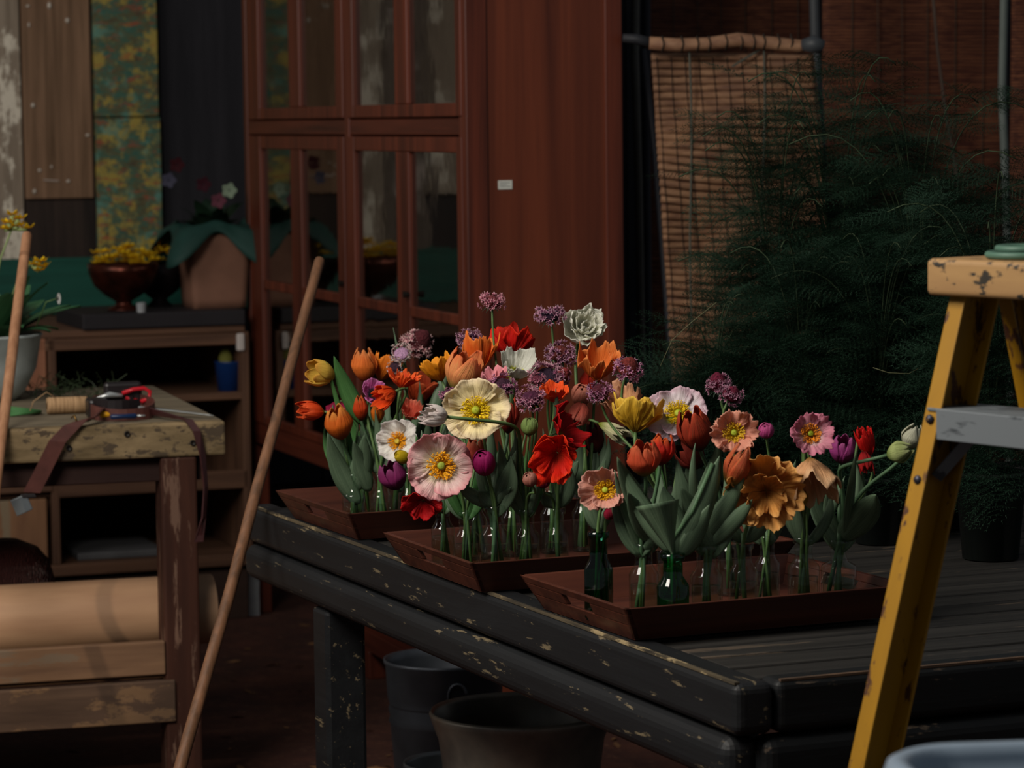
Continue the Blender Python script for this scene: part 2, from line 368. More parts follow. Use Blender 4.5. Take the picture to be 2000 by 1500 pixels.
    for (u, v, c, dd) in ((448, 372, '8a9c86', -.03), (427, 392, '6a3a48', -.05), (398, 360, '3a1420', .0), (346, 322, '3a1018', .02), (330, 352, '4a4a5c', .03)):
        q = PD(u, v, p.y + dd - .06); m = MB()
        for k in range(5):
            a = k * 1.2566; d = V(math.cos(a), -.3, math.sin(a)); s = V(-d.z, 0, d.x)
            m.grid(lambda i, j, d=d, s=s, q=q: q + d * .024 * (.1 + .9 * i) + s * (j - .5) * .03 * math.sin(math.pi * min(.93, i + .12)), 3, 2)
        m.build('blossom', petal(c, c, c), pl, smooth=True)
    # things on the middle shelf
    def sh(u, y, z): x = on_line(SO + dC * y, dD, u, z); q = SO + dC * y + dD * x; return V(q.x, q.y, z)
    q = sh(448, .08, .69); R = thing('blue_pot', 'small blue pot with a yellow-green top on the middle shelf beside the cabinet', 'pot', q)
    MB().lathe([(.001, 0), (.035, 0), (.043, .085), (.046, .09), (.042, .09), (.034, .01), (.001, .01)], q, 24).build('pot_body', plain('deep_blue', '0c2a5c', .4), R, smooth=True)
    MB().lathe([(.02, .085), (.022, .10), (.012, .125), (.001, .13)], q - dD * .01, 14).build('plant_top', plain('moss_yellow', '6a6a2c', .8), R, smooth=True)
    q = sh(470, .0, .79); m = MB(); m.span(V(q.x, q.y, 0), dD, dC, -.012, .012, -.01, .01, .815, .868)
    tag(m.build('white_tag', plain('off_white', 'b0a8a4', .6), bevel=.006, seg=3), 'small white and pink tag hanging under the shelf front beside the cabinet', 'tag')
    # crate wrapped in foil on the floor
    q = PZ(462, 1206, 0); q = V(q.x, q.y, 0); f = NT('crumpled_foil'); n = f.noise(f.coord(None, 40), 1, 6, .7); f.bump(n, 1.0, .02); fm = f.fin('a8acb0', .28, .9)
    R = thing('foil_lined_crate', 'low crate with shiny crumpled foil side on the floor beside the cabinet foot', 'crate', q)
    a, b = V(.93, .36, 0), V(-.6, .8, 0); m = MB(); m.span(q, a, b, 0, .075, 0, .02, 0, .15); m.build('foil_side', fm, R, bevel=.004)
    m = MB(); m.span(q, a, b, -.0, .02, .02, .3, 0, .145); m.span(q, a, b, .055, .075, .02, .3, 0, .145); m.span(q, a, b, .0, .075, .28, .3, 0, .145); m.span(q, a, b, 0, .075, .02, .3, 0, .01); m.build('crate_wall', plain('crate_brown', '4a3c38', .7), R, bevel=.003)
    m = MB()
    for i in range(14):
        a_ = random.random() * 6.28; L = random.uniform(.06, .13); d = V(math.cos(a_) * .6, math.sin(a_) * .6, .8); s = d.cross(Z).normalized(); bb = q + a * .03 + b * .13 + V(0, 0, .05)
        m.grid(lambda i, j, d=d, s=s, L=L, bb=bb: bb + d * L * i + s * (j - .5) * .05 * math.sin(math.pi * i ** .7) - Z * .03 * i * i, 5, 2)
    o = tag(m.build('dark_foliage_bunch', leafmat('blue_dark_leaf', '0c1a1c', '1c3034'), smooth=True), 'dark leafy bunch stuffed in the foil-lined crate', 'plant')
build_counter_things()

# ================================================================== cabinet
def build_cabinet():
    PL = PZ(497, 1195, 0); PL = V(PL.x, PL.y, 0)
    t_near = on_line(PL, -dC, 914, 1.0)      # length of the glazed face
    N = PL - dC * t_near
    dep = on_line(N, dD, 1216, 1.3)
    R = thing('display_cabinet', 'tall reddish-brown wooden display cabinet with glazed doors and a plain side', 'cabinet', PL)
    red = wood('cabinet_red_v', '3a180f', '6a301e', Z, 26, 1.2, .42, None, .6, .15, .4)
    redh = wood('cabinet_red_h', '36160e', '622c1c', dC, 26, 1.2, .42, None, .6, .15, .4)
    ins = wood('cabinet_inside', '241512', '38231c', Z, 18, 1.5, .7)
    T = lambda u: on_line(PL, -dC, u, 1.2)
    def B(name, t0, t1, y0, y1, z0, z1, m, parent=R, bev=.003):
        q = MB(); q.span(PL, -dC, dD, t0, t1, y0, y1, z0, z1); return q.build(name, m, parent, bevel=bev)
    H = 2.3
    tl, tr = T(480), t_near
    B('side_panel', tr - .03, tr, .035, dep, .06, H, wood('cabinet_side', '481f12', '743821', Z, 20, .7, .38, None, .6, .1, .45))
    B('side_stile', tr - .031, tr + .006, .0, .055, .0, H, red); B('side_stile', tr - .03, tr + .006, dep - .045, dep, .0, H, red)
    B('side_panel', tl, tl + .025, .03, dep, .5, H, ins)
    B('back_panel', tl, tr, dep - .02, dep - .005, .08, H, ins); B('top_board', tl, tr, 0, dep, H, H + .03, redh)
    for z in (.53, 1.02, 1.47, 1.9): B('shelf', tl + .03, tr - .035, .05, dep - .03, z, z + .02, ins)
    B('post', tl, tl + .035, 0, .05, 0, H, red); B('post', T(676), T(684), 0.0, .05, .53, H, red); B('corner_post', tr - .05, tr - .031, 0, .05, 0.0, H, red)
    B('middle_rail', tl + .035, tr - .05, .004, .045, 1.462, 1.503, redh); B('base_rail', tl + .035, tr - .05, .0, .045, .53, .592, redh)
    B('bottom_board', T(650), tr - .03, .0, dep - .02, .075, .13, redh); B('foot', T(703) - .02, T(703) + .02, .0, .05, 0, .075, red)
    gm = glass('old_pane_glass', 'dcdad4', .045, 2.2)
    def door(uL0, uL1, uM0, uM1, uR0, uR1, z0, z1, zb, zt, muntin, label):
        t = [T(x) for x in (uL0, uL1, uM0, uM1, uR0, uR1)]
        f = MB(); y0, y1 = -.004, .022
        f.span(PL, -dC, dD, t[0], t[1], y0, y1, z0, z1); f.span(PL, -dC, dD, t[4], t[5], y0, y1, z0, z1); f.span(PL, -dC, dD, t[2], t[3], y0 + .002, y1, zb, zt)
        f.span(PL, -dC, dD, t[1], t[4], y0 + .001, y1, z0, zb); f.span(PL, -dC, dD, t[1], t[4], y0 + .001, y1, zt, z1)
        if muntin: f.span(PL, -dC, dD, t[1], t[4], y0 + .003, y1, muntin[0], muntin[1])
        d = f.build('door', red, R, bevel=.003); d['label'] = label
        zz = [(zb, zt)] if not muntin else [(zb, muntin[0]), (muntin[1], zt)]
        for (a, b) in zz:
            for (x0, x1) in ((t[1], t[2]), (t[3], t[4])):
                g = MB(); g.span(PL, -dC, dD, x0, x1, .009, .011, a, b); g.build('glass_pane', gm, d)
        k = MB(); kx = t[5] - .015 if uL0 < 600 else t[3] - .004; k.tube([PL - dC * kx + V(0, 0, 1.06) - dD * .004, PL - dC * kx + V(0, 0, 1.06) - dD * .018], [.007, .009], 10)
        if muntin: k.build('knob', plain('dark_knob', '1a1512', .4), d)
    for (a, lab) in (((490, 512, 570, 590, 662, 675), 'left'), ((685, 695, 776, 800, 896, 906), 'right')):
        door(*a, 1.507, 2.25, 1.54, 2.2, None, 'upper %s glazed door' % lab); door(*a, .595, 1.458, .62, 1.42, (1.003, 1.03), 'lower %s glazed door' % lab)
    # small paper label on the cabinet side
    q = N; x = on_line(N, dD, 986, 1.36); c = N + dD * x - dC * .0015; z = 1.5 - (360 - 232) * c.y / F_PX
    m = MB(); c = V(c.x, c.y, z); m.box(c, dD * .0175, dC * .0012, Z * .0105); o = m.build('paper_label', plain('label_white', 'c4c6be', .6), R); o['label'] = 'small white printed sticker'
    m = MB()
    for i, (a, b) in enumerate(((-.014, .012), (-.014, .004), (-.014, .013))): m.box(c - dC * .0014 + dD * ((a + b) / 2) + Z * (.005 - .0045 * i), dD * ((b - a) / 2), dC * .0003, Z * .0007)
    m.build('print_lines', plain('label_ink', '6a6a6a', .7), o)
    return N
CN = build_cabinet()

# ================================================================== blinds and poles at the back right
def build_blinds():
    def reed(name, c0, c1, S):
        t = NT(name); n = t.noise(t.coord(dD, S, 1.0), 1, 4, .6); n2 = t.noise(t.coord(None, 4), 1, 3)
        wv = t.new('ShaderNodeTexWave', wave_type='BANDS', bands_direction='Z'); t.l(t.coord(None, S * .55), wv.inputs[0]); wv.inputs['Scale'].default_value = .6; wv.inputs['Distortion'].default_value = 1.2; wv.inputs['Detail'].default_value = 2
        col = t.mix(t.ramp(wv.outputs['Fac'], [(.15, .8), (.5, 0.0)]), t.mix(n2, t.ramp(n, [(.35, c0), (.6, c1)]), c0), '2a1612'); t.bump(wv.outputs['Fac'], .6, .004); return t.fin(col, .75)
    fine = reed('fine_reed', '50291f', '9a6040', 110)
    def panel(u0, u1, D, label):
        q0 = PD(u0, 300, D); q0 = V(q0.x, q0.y, 0); x1 = on_line(q0, dD, u1, 1.5); c = thing('reed_blind', label, 'blind', q0)
        m = MB()
        def g(i, j): p = q0 + dD * (x1 * i); return V(p.x, p.y, 0.02 + 2.7 * j) + dC * (.012 * math.sin(i * 9 + j * 5) + .008 * noise.noise(V(i * 4, j * 5, D)))
        m.grid(g, 24, 60); m.build('reed_screen', fine, c, smooth=True, solid=.006)
        for k in range(1, 7):
            m = MB(); m.tube([q0 + dD * (x1 * k / 7) + V(0, 0, z * .27 + .05) - dC * .012 + dC * (.012 * math.sin(k / 7 * 9 + z * .5)) for z in range(10)], .0012, 4); m.build('binding_cord', plain('cord_dim', '4c4238'), c)
    panel(1262, 1600, 8.3, 'dark fine reed blind above and behind the coarse bamboo mat')
    panel(1606, 1962, 8.2, 'wide dark reed blind behind the feathery ferns')
    panel(1974, 2150, 8.05, 'dark reed blind at the right edge beyond the grey pole')
    # poles
    def pole(pts, D, r, col, label, name='pole'):
        m = MB(); P = [PD(u, v, D + dd) for (u, v, dd) in pts]; q = P[-1]
        P.append(V(q.x + (P[-1].x - P[-2].x) * .0, q.y, 0)); P.insert(0, V(P[0].x, P[0].y, 2.6))
        m.tube(P, r, 10); tag(m.build(name, plain('pole_' + col, col, .6), smooth=True), label, 'pole')
    pole([(1241, 0, 0), (1240, 110, 0), (1247, 350, 0), (1254, 760, 0)], 7.7, .0105, '55534e', 'thin grey upright pole just right of the cabinet')
    pole([(1262, 0, 0), (1262, 300, 0), (1266, 760, 0)], 8.0, .012, '282830', 'dark upright pole behind the thin grey pole right of the cabinet')
    pole([(1590, 0, 0), (1592, 80, 0), (1606, 330, 0), (1620, 760, 0)], 7.6, .0125, '3c3f42', 'dark grey upright pole behind the end of the rolled bamboo')
    pole([(1961, 0, 0), (1957, 180, 0), (1966, 420, 0), (1972, 760, 0)], 7.6, .0105, '5a625e', 'pale grey upright pole at the right, in front of the dark reed blinds')
    m = MB(); _q = PD(1312, 720, 7.5); m.tube([PD(1255, 95, 7.55), PD(1280, 300, 7.55), PD(1297, 520, 7.55), _q, V(_q.x + .03, _q.y, 0)], .009, 8)
    tag(m.build('slanted_cane', plain('pole_dk', '26272e', .6), smooth=True), 'dark slanting cane along the left edge of the bamboo mat', 'cane')
    m = MB(); m.tube([PD(1818, -60, 7.9), PD(1830, 90, 7.9), PD(1848, 230, 7.9), PD(1860, 290, 7.9), PD(1868, 345, 7.9), PD(1880, 700, 7.9)], .0042, 6)
    tag(m.build('slack_cord', plain('cord_brown', '4a3c34', .8), smooth=True), 'thin slack cord hanging diagonally over the wide reed blind', 'cord')
    # coarse bamboo mat
    D = 7.35; k = D / F_PX
    T = NT('bamboo_mat_cane'); n = T.noise(T.coord(Z, 14, 60), 1, 3, .6); n2 = T.noise(T.coord(None, 5), 1, 3)
    mat = T.fin(T.mix(T.ramp(n2, [(.4, 0.0), (.7, .5)]), T.ramp(n, [(.3, '5c3e2e'), (.55, '805e44'), (.75, '947256')]), '5c4438'), .8)
    c0 = PD(1280, 90, D); R = thing('bamboo_mat', 'coarse tan bamboo mat hanging in sagging rows under the rolled bar', 'mat', c0)
    m = MB(); rows = 46
    def pos(i, s):  # row i, s across
        v = 112 + i * 14.6 + 5 * math.sin(s * 4 + i * .35) * min(1, i / 8) + (10 * math.sin(s * 2.6 + .4) - 6) * min(1, i / 14)
        ul = 1272 + (v - 105) * .065; ur = 1588 + (v - 105) * .10
        return PD(ul + (ur - ul) * s, v, D + .02 * math.sin(s * 5 + i * .25))
    for i in range(rows):
        seg = 26; pts = [pos(i, s / seg) + V(0, 0, .0012 * noise.noise(V(s * .9, i * 1.7, 0))) for s in range(seg + 1)]
        m.tube(pts, [.0098 * (1 + .14 * noise.noise(V(s * 1.3, i * 2.1, 3))) for s in range(seg + 1)], 6)
    m.build('cane_rows', mat, R, smooth=True)
    for j in range(12):
        s = .03 + j * .087; m = MB(); m.tube([pos(i, s + .002 * math.sin(i * .7 + j)) - V(0, .0100, 0) for i in range(rows)], .0011, 4); m.build('binding_cord', plain('mat_cord', '1c1714', .9), R)
    # rolled bar
    T = NT('rolled_bamboo'); n = T.noise(T.coord(dD, 50, 8), 1, 4); rm = T.fin(T.ramp(n, [(.3, '6c4a38'), (.7, '987458')]), .65)
    R = thing('rolled_bamboo_bar', 'horizontal tan bamboo roll bound with ties, capped grey at the right end', 'bar', PD(1240, 85, D - .04))
    P = [PD(u, v, D - .04) for (u, v) in ((1268, 84), (1320, 88), (1380, 86), (1440, 78), (1500, 84), (1560, 90), (1572, 91))]
    MB().tube(P, [.0155, .0165, .016, .0175, .0165, .016, .015], 14).build('roll', rm, R, smooth=True)
    MB().tube([PD(1216, 74, D - .04), PD(1242, 76, D - .04), PD(1270, 84, D - .04)], [.010, .012, .014], 10).build('end_sleeve', plain('sleeve_dark', '25262a', .6), R, smooth=True)
    MB().tube([PD(1568, 88, D - .06), PD(1588, 86, D - .07), PD(1608, 92, D - .07)], [.014, .022, .016], 12).build('end_cap', plain('cap_grey', '3c4044', .5), R, smooth=True)
    for u in (1294, 1332, 1362, 1385, 1418, 1448, 1472, 1492, 1520, 1545):
        m = MB(); c = PD(u, 86 - (u > 1400) * 4, D - .04); q = [c + V(.002 * math.cos(3 * a), -math.cos(a) * .0185, math.sin(a) * .0185) for a in [x * math.pi / 8 for x in range(17)]]
        m.tube(q, .0022, 5); m.build('tie', plain('tie_dark', '2c241c', .9), R)
    for (a, b) in (((1346, 90), (1352, 640)), ((1492, 92), (1488, 560)), ((1492, 92), (1430, 130))):
        m = MB(); m.tube([PD(a[0] + (b[0] - a[0]) * x / 6 + (3 * math.sin(x) if b[1] > 200 else 0), a[1] + (b[1] - a[1]) * x / 6, D - .03) for x in range(7)], .0028, 5); m.build('hanging_cord', plain('cord_grey', '4a4c44', .8), R)
build_blinds()

# ================================================================== slatted table
def build_table():
    O = V(A0.x, A0.y, 0); wT = 1.95
    paint = wood('table_paint_side', '0f1012', '191b1d', dA, 24, 2, .55, '6a5e48', .61, .35, .3, 62, 10)
    paint2 = wood('table_paint_edge', '191d20', '272c30', dA, 24, 2, .5, '8c7a5c', .60, .35, .35, 34, 5)
    paintf = wood('table_paint_front', '0c0e10', '17191a', dB, 24, 2, .55, '54483c', .62, .35, .25, 50, 10)
    slm = wood('table_slat', '191817', '32302d', dB, 40, 1.5, .6, '4c4238', .60, .4, .3, 20, 3)
    R = thing('slatted_table', 'large black-painted slatted wooden table with worn edges holding the flower trays', 'table', O)
    def B(name, x0, x1, y0, y1, z0, z1, m, bev=.004, seg=2): q = MB(); q.span(O, dB, dA, x0, x1, y0, y1, z0, z1); return q.build(name, m, R, bevel=bev, seg=seg)
    B('side_rail', 0, .06, -.0, TL, .678, .75, paint, .014, 4); B('side_rail', -.006, .055, .02, TL, .605, .674, paint, .024, 5)
    B('front_rail', .062, wT, 0, .055, .678, .75, paintf, .012, 4); B('front_rail', .04, wT, -.006, .05, .605, .674, paintf, .02, 4)
    B('back_rail', .06, wT, TL - .06, TL, .62, .74, paintf, .01, 3); B('far_side_rail', wT - .0, wT + .06, 0, TL, .62, .75, paint, .012, 3)
    # worn arris where the paint has gone
    m = MB(); m.span(O, dB, dA, .004, .0115, .01, TL - .02, .7478, .7512); m.build('worn_edge', wood('worn_edge', '17181a', '6c5f48', dA, 40, 5, .8, '9a8866', .55, .3, .2, 30, 9), R)
    m = MB(); m.span(O, dB, dA, .07, wT, .004, .010, .7478, .7512); m.build('worn_edge', wood('worn_edge_f', '2a2723', '6e5440', dB, 60, 8, .8), R)
    y = .06; pitch = .083
    while y + .073 < TL - .05:
        B('slat', .062, wT - .002, y, y + .072, .722, .744 + random.uniform(-.001, .001), slm, .003); y += pitch
    for x in (.35, 1.0, 1.6): B('bearer', x, x + .05, .055, TL - .06, .66, .721, slm)
    tl = on_line(O, dA, 622, .4)
    for (x, y) in ((-.0, tl - .04), (.0, .10), (wT - .08, .12), (wT - .08, TL - .2), (.9, TL - .30)): B('leg', x + .004, x + .082, y, y + .078, 0, .604 if x < .5 else .66, paint, .008)
build_table()

# ================================================================== trays
def slotted(m, a0, a1, b0, b1, th, slot=None):
    """slanted board: bottom edge a0-a1, top edge b0-b1, thickness vector th; slot=(s0,s1,t0,t1)"""
    def q(s, t): return (a0.lerp(a1, s)).lerp(b0.lerp(b1, s), t)
    rects = [(0, 1, 0, 1)] if not slot else [(0, 1, 0, slot[2]), (0, 1, slot[3], 1), (0, slot[0], slot[2], slot[3]), (slot[1], 1, slot[2], slot[3])]
    for (s0, s1, t0, t1) in rects:
        vs = [q(s0, t0), q(s1, t0), q(s1, t1), q(s0, t1)]; vs += [p + th for p in vs]
        m.add(vs, [(3, 2, 1, 0), (4, 5, 6, 7), (0, 1, 5, 4), (1, 2, 6, 5), (2, 3, 7, 6), (3, 0, 4, 7)])
TRAYS = []
def build_tray(uv_back, uv_front, length, label):
    zr, zb = .803, .752
    Rb = PZ(*uv_back, zr); Rf = PZ(*uv_front, zr); s = (Rb - Rf); w = s.length; s.normalize(); l = V(s.y, -s.x, 0)
    red = wood('tray_wood', '34170f', '5e3020', dB, 30, 1.5, .45, None, .6, .15, .4)
    O = V(Rf.x, Rf.y, zb); R = thing('wooden_tray', label, 'tray', V(O.x, O.y, zb)); ins = .028
    c = {}
    for i, (x, y) in enumerate(((0, 0), (length, 0), (length, w), (0, w))):
        top = Rf + l * x + s * y; dx = ins if x == 0 else -ins; dy = ins if y == 0 else -ins
        c[i] = (V(top.x, top.y, zb) + l * dx + s * dy, V(top.x, top.y, zr))
    def side(i, j, nin, slot=None, name='side_wall'):
        m = MB(); slotted(m, c[i][0], c[j][0], c[i][1], c[j][1], nin * .009, slot); m.build(name, red, R, bevel=.0015)
    side(0, 1, s); side(2, 3, -s); side(3, 0, l, (.36, .64, .45, .78), 'handle_wall'); side(1, 2, -l, (.36, .64, .45, .78), 'handle_wall')
    m = MB(); b = [c[i][0] for i in range(4)]; vs = [p + V(0, 0, 0) for p in b] + [p + V(0, 0, .008) for p in b]
    m.add(vs, [(3, 2, 1, 0), (4, 5, 6, 7), (0, 1, 5, 4), (1, 2, 6, 5), (2, 3, 7, 6), (3, 0, 4, 7)]); m.build('tray_floor', red, R)
    TRAYS.append((Rf, l, s, w))
build_tray((537, 957), (680, 1004), .56, 'reddish wooden tray with cut handles at the back left corner of the table')
build_tray((746, 1039), (920, 1101), .58, 'reddish wooden tray with cut handles, the middle one of three')
build_tray((1014, 1122), (1222, 1190), .475, 'reddish wooden tray with cut handles nearest the camera, holding green bottles')

# ================================================================== bottles
BOT = {}
gl_clear = glass('clear_bottle_glass', 'f2f8f4', .05, 1.5); gl_green = glass('green_bottle_glass', '58c090', .05, 1.6); gl_teal = glass('teal_bottle_glass', '40a080', .05, 1.6)
wat = glass('bottle_water', 'f0f4ea', .02, 1.1)
def bottle(key, u, v, h, r, nr, label, mat=gl_clear, sq=False, neck=.30, grp='small glass bottles on the trays'):
    p = PZ(u, v, .76); R = thing('glass_bottle', label, 'bottle', p, grp)
    zs = h * (1 - neck - .10); zn = h * (1 - neck)
    prof = [(.001, .001), (r * .9, 0), (r, .004), (r, zs), (r * .93, zs + .3 * (zn - zs)), (nr * 1.25, zn - .002), (nr, zn + .004), (nr, h - .012), (nr * 1.22, h - .010), (nr * 1.22, h - .001), (nr * 1.02, h), (nr * .85, h - .002)]
    m = MB(); m.lathe(prof, p, 26)
    if sq:
        for q in m.v:
            d = q - p; a = math.atan2(d.y, d.x) + .35; rr = math.hypot(d.x, d.y)
            if rr > nr * 1.3: k = min(1.25, 1 / max(abs(math.cos(a)), abs(math.sin(a)))) * .86; q.x = p.x + d.x * k; q.y = p.y + d.y * k
    m.build('bottle_wall', mat, R, smooth=True)
    MB().lathe([(.001, .004), (r * .88, .004), (r * .88, zs * .8), (.001, zs * .8)], p, 20).build('water', wat, R, smooth=True)
    BOT[key] = (p, h, r, nr)
L = 'clear glass bottle '
bottle('g1', 1170, 1208, 0.131, .0215, .0135, 'dark green square-shouldered glass bottle at the left of the nearest tray, under a salmon poppy', gl_teal, True, .34)
bottle('g2', 1315, 1226, 0.110, .0235, .0145, 'dark green round glass bottle in the nearest tray, under a folded tulip leaf', gl_green, False, .34)
bottle('c1', 1258, 1215, 0.118, .022, .013, L + 'between the two green bottles in the nearest tray')
bottle('c2', 1380, 1218, 0.117, .024, .014, L + 'just right of the round green bottle in the nearest tray')
bottle('c3', 1452, 1208, 0.115, .022, .013, L + 'with one pale stem under the frilled orange poppy')
bottle('c4', 1499, 1186, 0.110, .019, .011, L + 'with dark stems, set back under the frilled orange poppy')
bottle('c5', 1570, 1198, 0.116, .024, .013, L + 'second from the right end of the nearest tray')
bottle('c6', 1638, 1190, 0.107, .027, .012, L + 'with a shining lip at the right end of the nearest tray')
bottle('c7', 1425, 1162, 0.115, .02, .012, L + 'in the back row of the nearest tray behind the tulip leaves')
bottle('c8', 1308, 1165, 0.115, .02, .012, L + 'at the back of the nearest tray behind the round green bottle')
bottle('m1', 866, 1102, 0.100, .020, .012, L + 'at the left end of the middle tray above the cut handle')
bottle('m2', 912, 1122, 0.105, .021, .012, L + 'under the big pink poppy in the middle tray')
bottle('m3', 967, 1133, 0.122, .025, .014, L + 'at the front corner of the middle tray, with round shoulders')
bottle('m4', 1030, 1127, 0.112, .021, .012, L + 'right of the round-shouldered one in the middle tray')
bottle('m5', 1088, 1122, 0.110, .020, .012, L + 'in the middle tray under the big scarlet poppy')
bottle('m6', 930, 1092, 0.110, .020, .012, L + 'in the back row of the middle tray, toward the left')
bottle('m7', 1002, 1086, 0.110, .020, .012, L + 'in the back row of the middle tray, toward its centre')
bottle('m8', 1078, 1080, 0.110, .020, .012, L + 'in the back row of the middle tray behind the scarlet poppy')
bottle('m9', 1140, 1076, 0.110, .020, .012, L + 'in the back row of the middle tray, behind the square green bottle')
bottle('b1', 692, 1036, 0.105, .021, .012, L + 'leftmost in the back tray, holding thick green stems')
bottle('b2', 745, 1037, 0.105, .021, .012, L + 'in the front row of the back tray beside the leftmost one')
bottle('b3', 800, 1033, 0.105, .020, .012, L + 'in the back tray left of the hanging red poppy')
bottle('b4', 714, 1008, 0.110, .020, .012, L + 'in the rear row of the back tray, near its left end')
bottle('b5', 778, 1004, 0.110, .020, .012, L + 'in the rear row of the back tray, near its middle')
bottle('b6', 850, 999, 0.110, .020, .012, L + 'in the rear row of the back tray, behind the big pink poppy')

# ================================================================== flowers
STEM = plain('stem_green', '506a3c', .5, 0, .25, 30); STEMB = plain('stem_blue_green', '486546', .5, 0, .2, 30)
LEAF = leafmat('tulip_leaf', '455a44', '6a8064'); LEAF2 = leafmat('tulip_leaf_fresh', '35602e', '528048')
def frame(n):
    n = Vector(n).normalized(); a = Z.cross(n)
    a = V(1, 0, 0) if a.length < .05 else a.normalized(); return a, n.cross(a), n
def bez(p0, p1, p2, p3, n):
    r = []
    for i in range(n + 1):
        t = i / n; s = 1 - t; r.append(p0 * s ** 3 + p1 * 3 * s * s * t + p2 * 3 * s * t * t + p3 * t ** 3)
    return r
def stem(R, bk, head, n, r=.0024, mat=None, up=.5, stiff=.45):
    p, h, br, nr = BOT[bk]; a = random.random() * 6.28
    d = (head - p); d.z = 0; d = d.normalized() if d.length > .01 else V(1, 0, 0)
    bot = p + V(-d.x, -d.y, 0) * br * .5 + V(.25 * br * math.cos(a), .25 * br * math.sin(a), .009); nk = p + V(d.x * nr * .45 + nr * .3 * math.cos(a), d.y * nr * .45 + nr * .3 * math.sin(a), h)
    dist = (head - nk).length; t0 = (nk - bot).normalized()
    pts = [bot, bot.lerp(nk, .5)] + bez(nk, nk + t0 * dist * up, head - Vector(n).normalized() * dist * stiff, head, 14)
    MB().tube(pts, [r * 1.15] * 3 + [r * (1.15 - .25 * i / 14) for i in range(14)], 7).build('stem', mat or STEM, R, smooth=True)
    return bot, nk
def leaf(R, base, tip, w, bend=V(0, 0, 0), mat=None, fold=.35, face=V(0, -1, .2), name='leaf'):
    ax = tip - base; L_ = ax.length; side = ax.normalized().cross(face.normalized()).normalized(); nn = side.cross(ax.normalized())
    def g(i, j):
        t = i; c = base + ax * t + bend * (4 * t * (1 - t)) + nn * (.0); ww = w * (max(0, math.sin(math.pi * min(1, .08 + .92 * t ** .72))) ** .85)
        q = (j - .5) * 2; return c + side * q * ww / 2 - nn * (fold * ww * .5 * (q * q)) + nn * .0015 * math.sin(8 * t + q)
    m = MB(); m.grid(g, 16, 6); return m.build(name, mat or LEAF, R, smooth=True, solid=.0008)
def poppy_petals(R, c, n, r, k, e0, e1, mat, ruf=.12, hw=.95, crin=.028, rot=0, frill=.05, name='petal', squash=None, sc=1.0, uneven=.12):
    a, b, n = frame(n); seed = random.random() * 50
    for q in range(k):
        ph0 = rot + q * 2 * math.pi / k; rk = r * sc * (1 + random.uniform(-uneven, uneven)); de = random.uniform(-.12, .12); lift = (q % 2) * r * .04; s1 = seed + q * 7.3
        def g(i, j):
            s = i; w = (j - .5) * 2; edge = 1 - .20 * abs(w) ** 3.2 ; wide = .45 + .55 * min(1, s * 1.6) ** .7
            ph = ph0 + w * hw * wide; em = e0 + (e1 + de - e0) * s * .5
            rr = rk * s * edge * (1 + frill * 1.25 * noise.noise(V(ph * 7, s1, 0)) * s + .028 * noise.noise(V(ph * 19, s1, 2)) * s * s)
            x = rr * math.cos(em); z = rr * math.sin(em) + lift * s
            z += r * .07 * s * noise.noise(V(ph * 6, s * 5, s1)) + r * ruf * s * s * noise.noise(V(ph * 1.7, s * 1.2, s1)) * 2 + r * ruf * .7 * s ** 3 * math.sin(ph * 7 + s1) + r * crin * s * math.sin(ph * 23 + s1 + 3 * noise.noise(V(ph * 3, s * 3, s1)))
            if squash: x *= squash
            return c + (a * math.cos(ph) + b * math.sin(ph)) * x + n * z
        m = MB(); m.grid(g, 16, 30, lambda i, j, q=q: (i, j + q)); m.build(name, mat, R, smooth=True, solid=.0006)
def poppy_eye(R, c, n, r, cs='e8a410', cp='9aa838', rs=.40, count=170):
    a, b, n = frame(n); m = MB()
    for i in range(count):
        ph = random.random() * 6.283; rr = r * rs * math.sqrt(random.uniform(.18, 1)); h = r * random.uniform(.14, .26); d = a * math.cos(ph) + b * math.sin(ph)
        p0 = c + d * r * .07 + n * r * .04; p1 = c + d * rr * .8 + n * h * .7; p2 = c + d * rr + n * h
        m.tube([p0, p1, p2], r * .009, 3, False)
        k = r * .026; ax = [a, b, n]; vs = [p2 + x * k * s for x in ax for s in (1, -1)]
        m.add(vs, [(0, 2, 4), (2, 1, 4), (1, 3, 4), (3, 0, 4), (2, 0, 5), (1, 2, 5), (3, 1, 5), (0, 3, 5)])
    m.build('stamens', plain('stamen_' + cs, cs, .6, 0, .25, 90), R)
    MB().lathe([(.001, 0), (r * .06, r * .02), (r * .105, r * .11), (r * .10, r * .19), (r * .115, r * .205), (r * .06, r * .225), (.0005, r * .23)], c, 14, n).build('seed_pod', plain('pod_' + cp, cp, .6, 0, .3, 120), R, smooth=True)
G_P, G_T, G_C = 'cut poppies in the bottles', 'cut tulips in the bottles', 'pink clustered flower heads in the bottles'
def place(bk, u, v, dd): return PD(u, v, BOT[bk][0].y + dd)
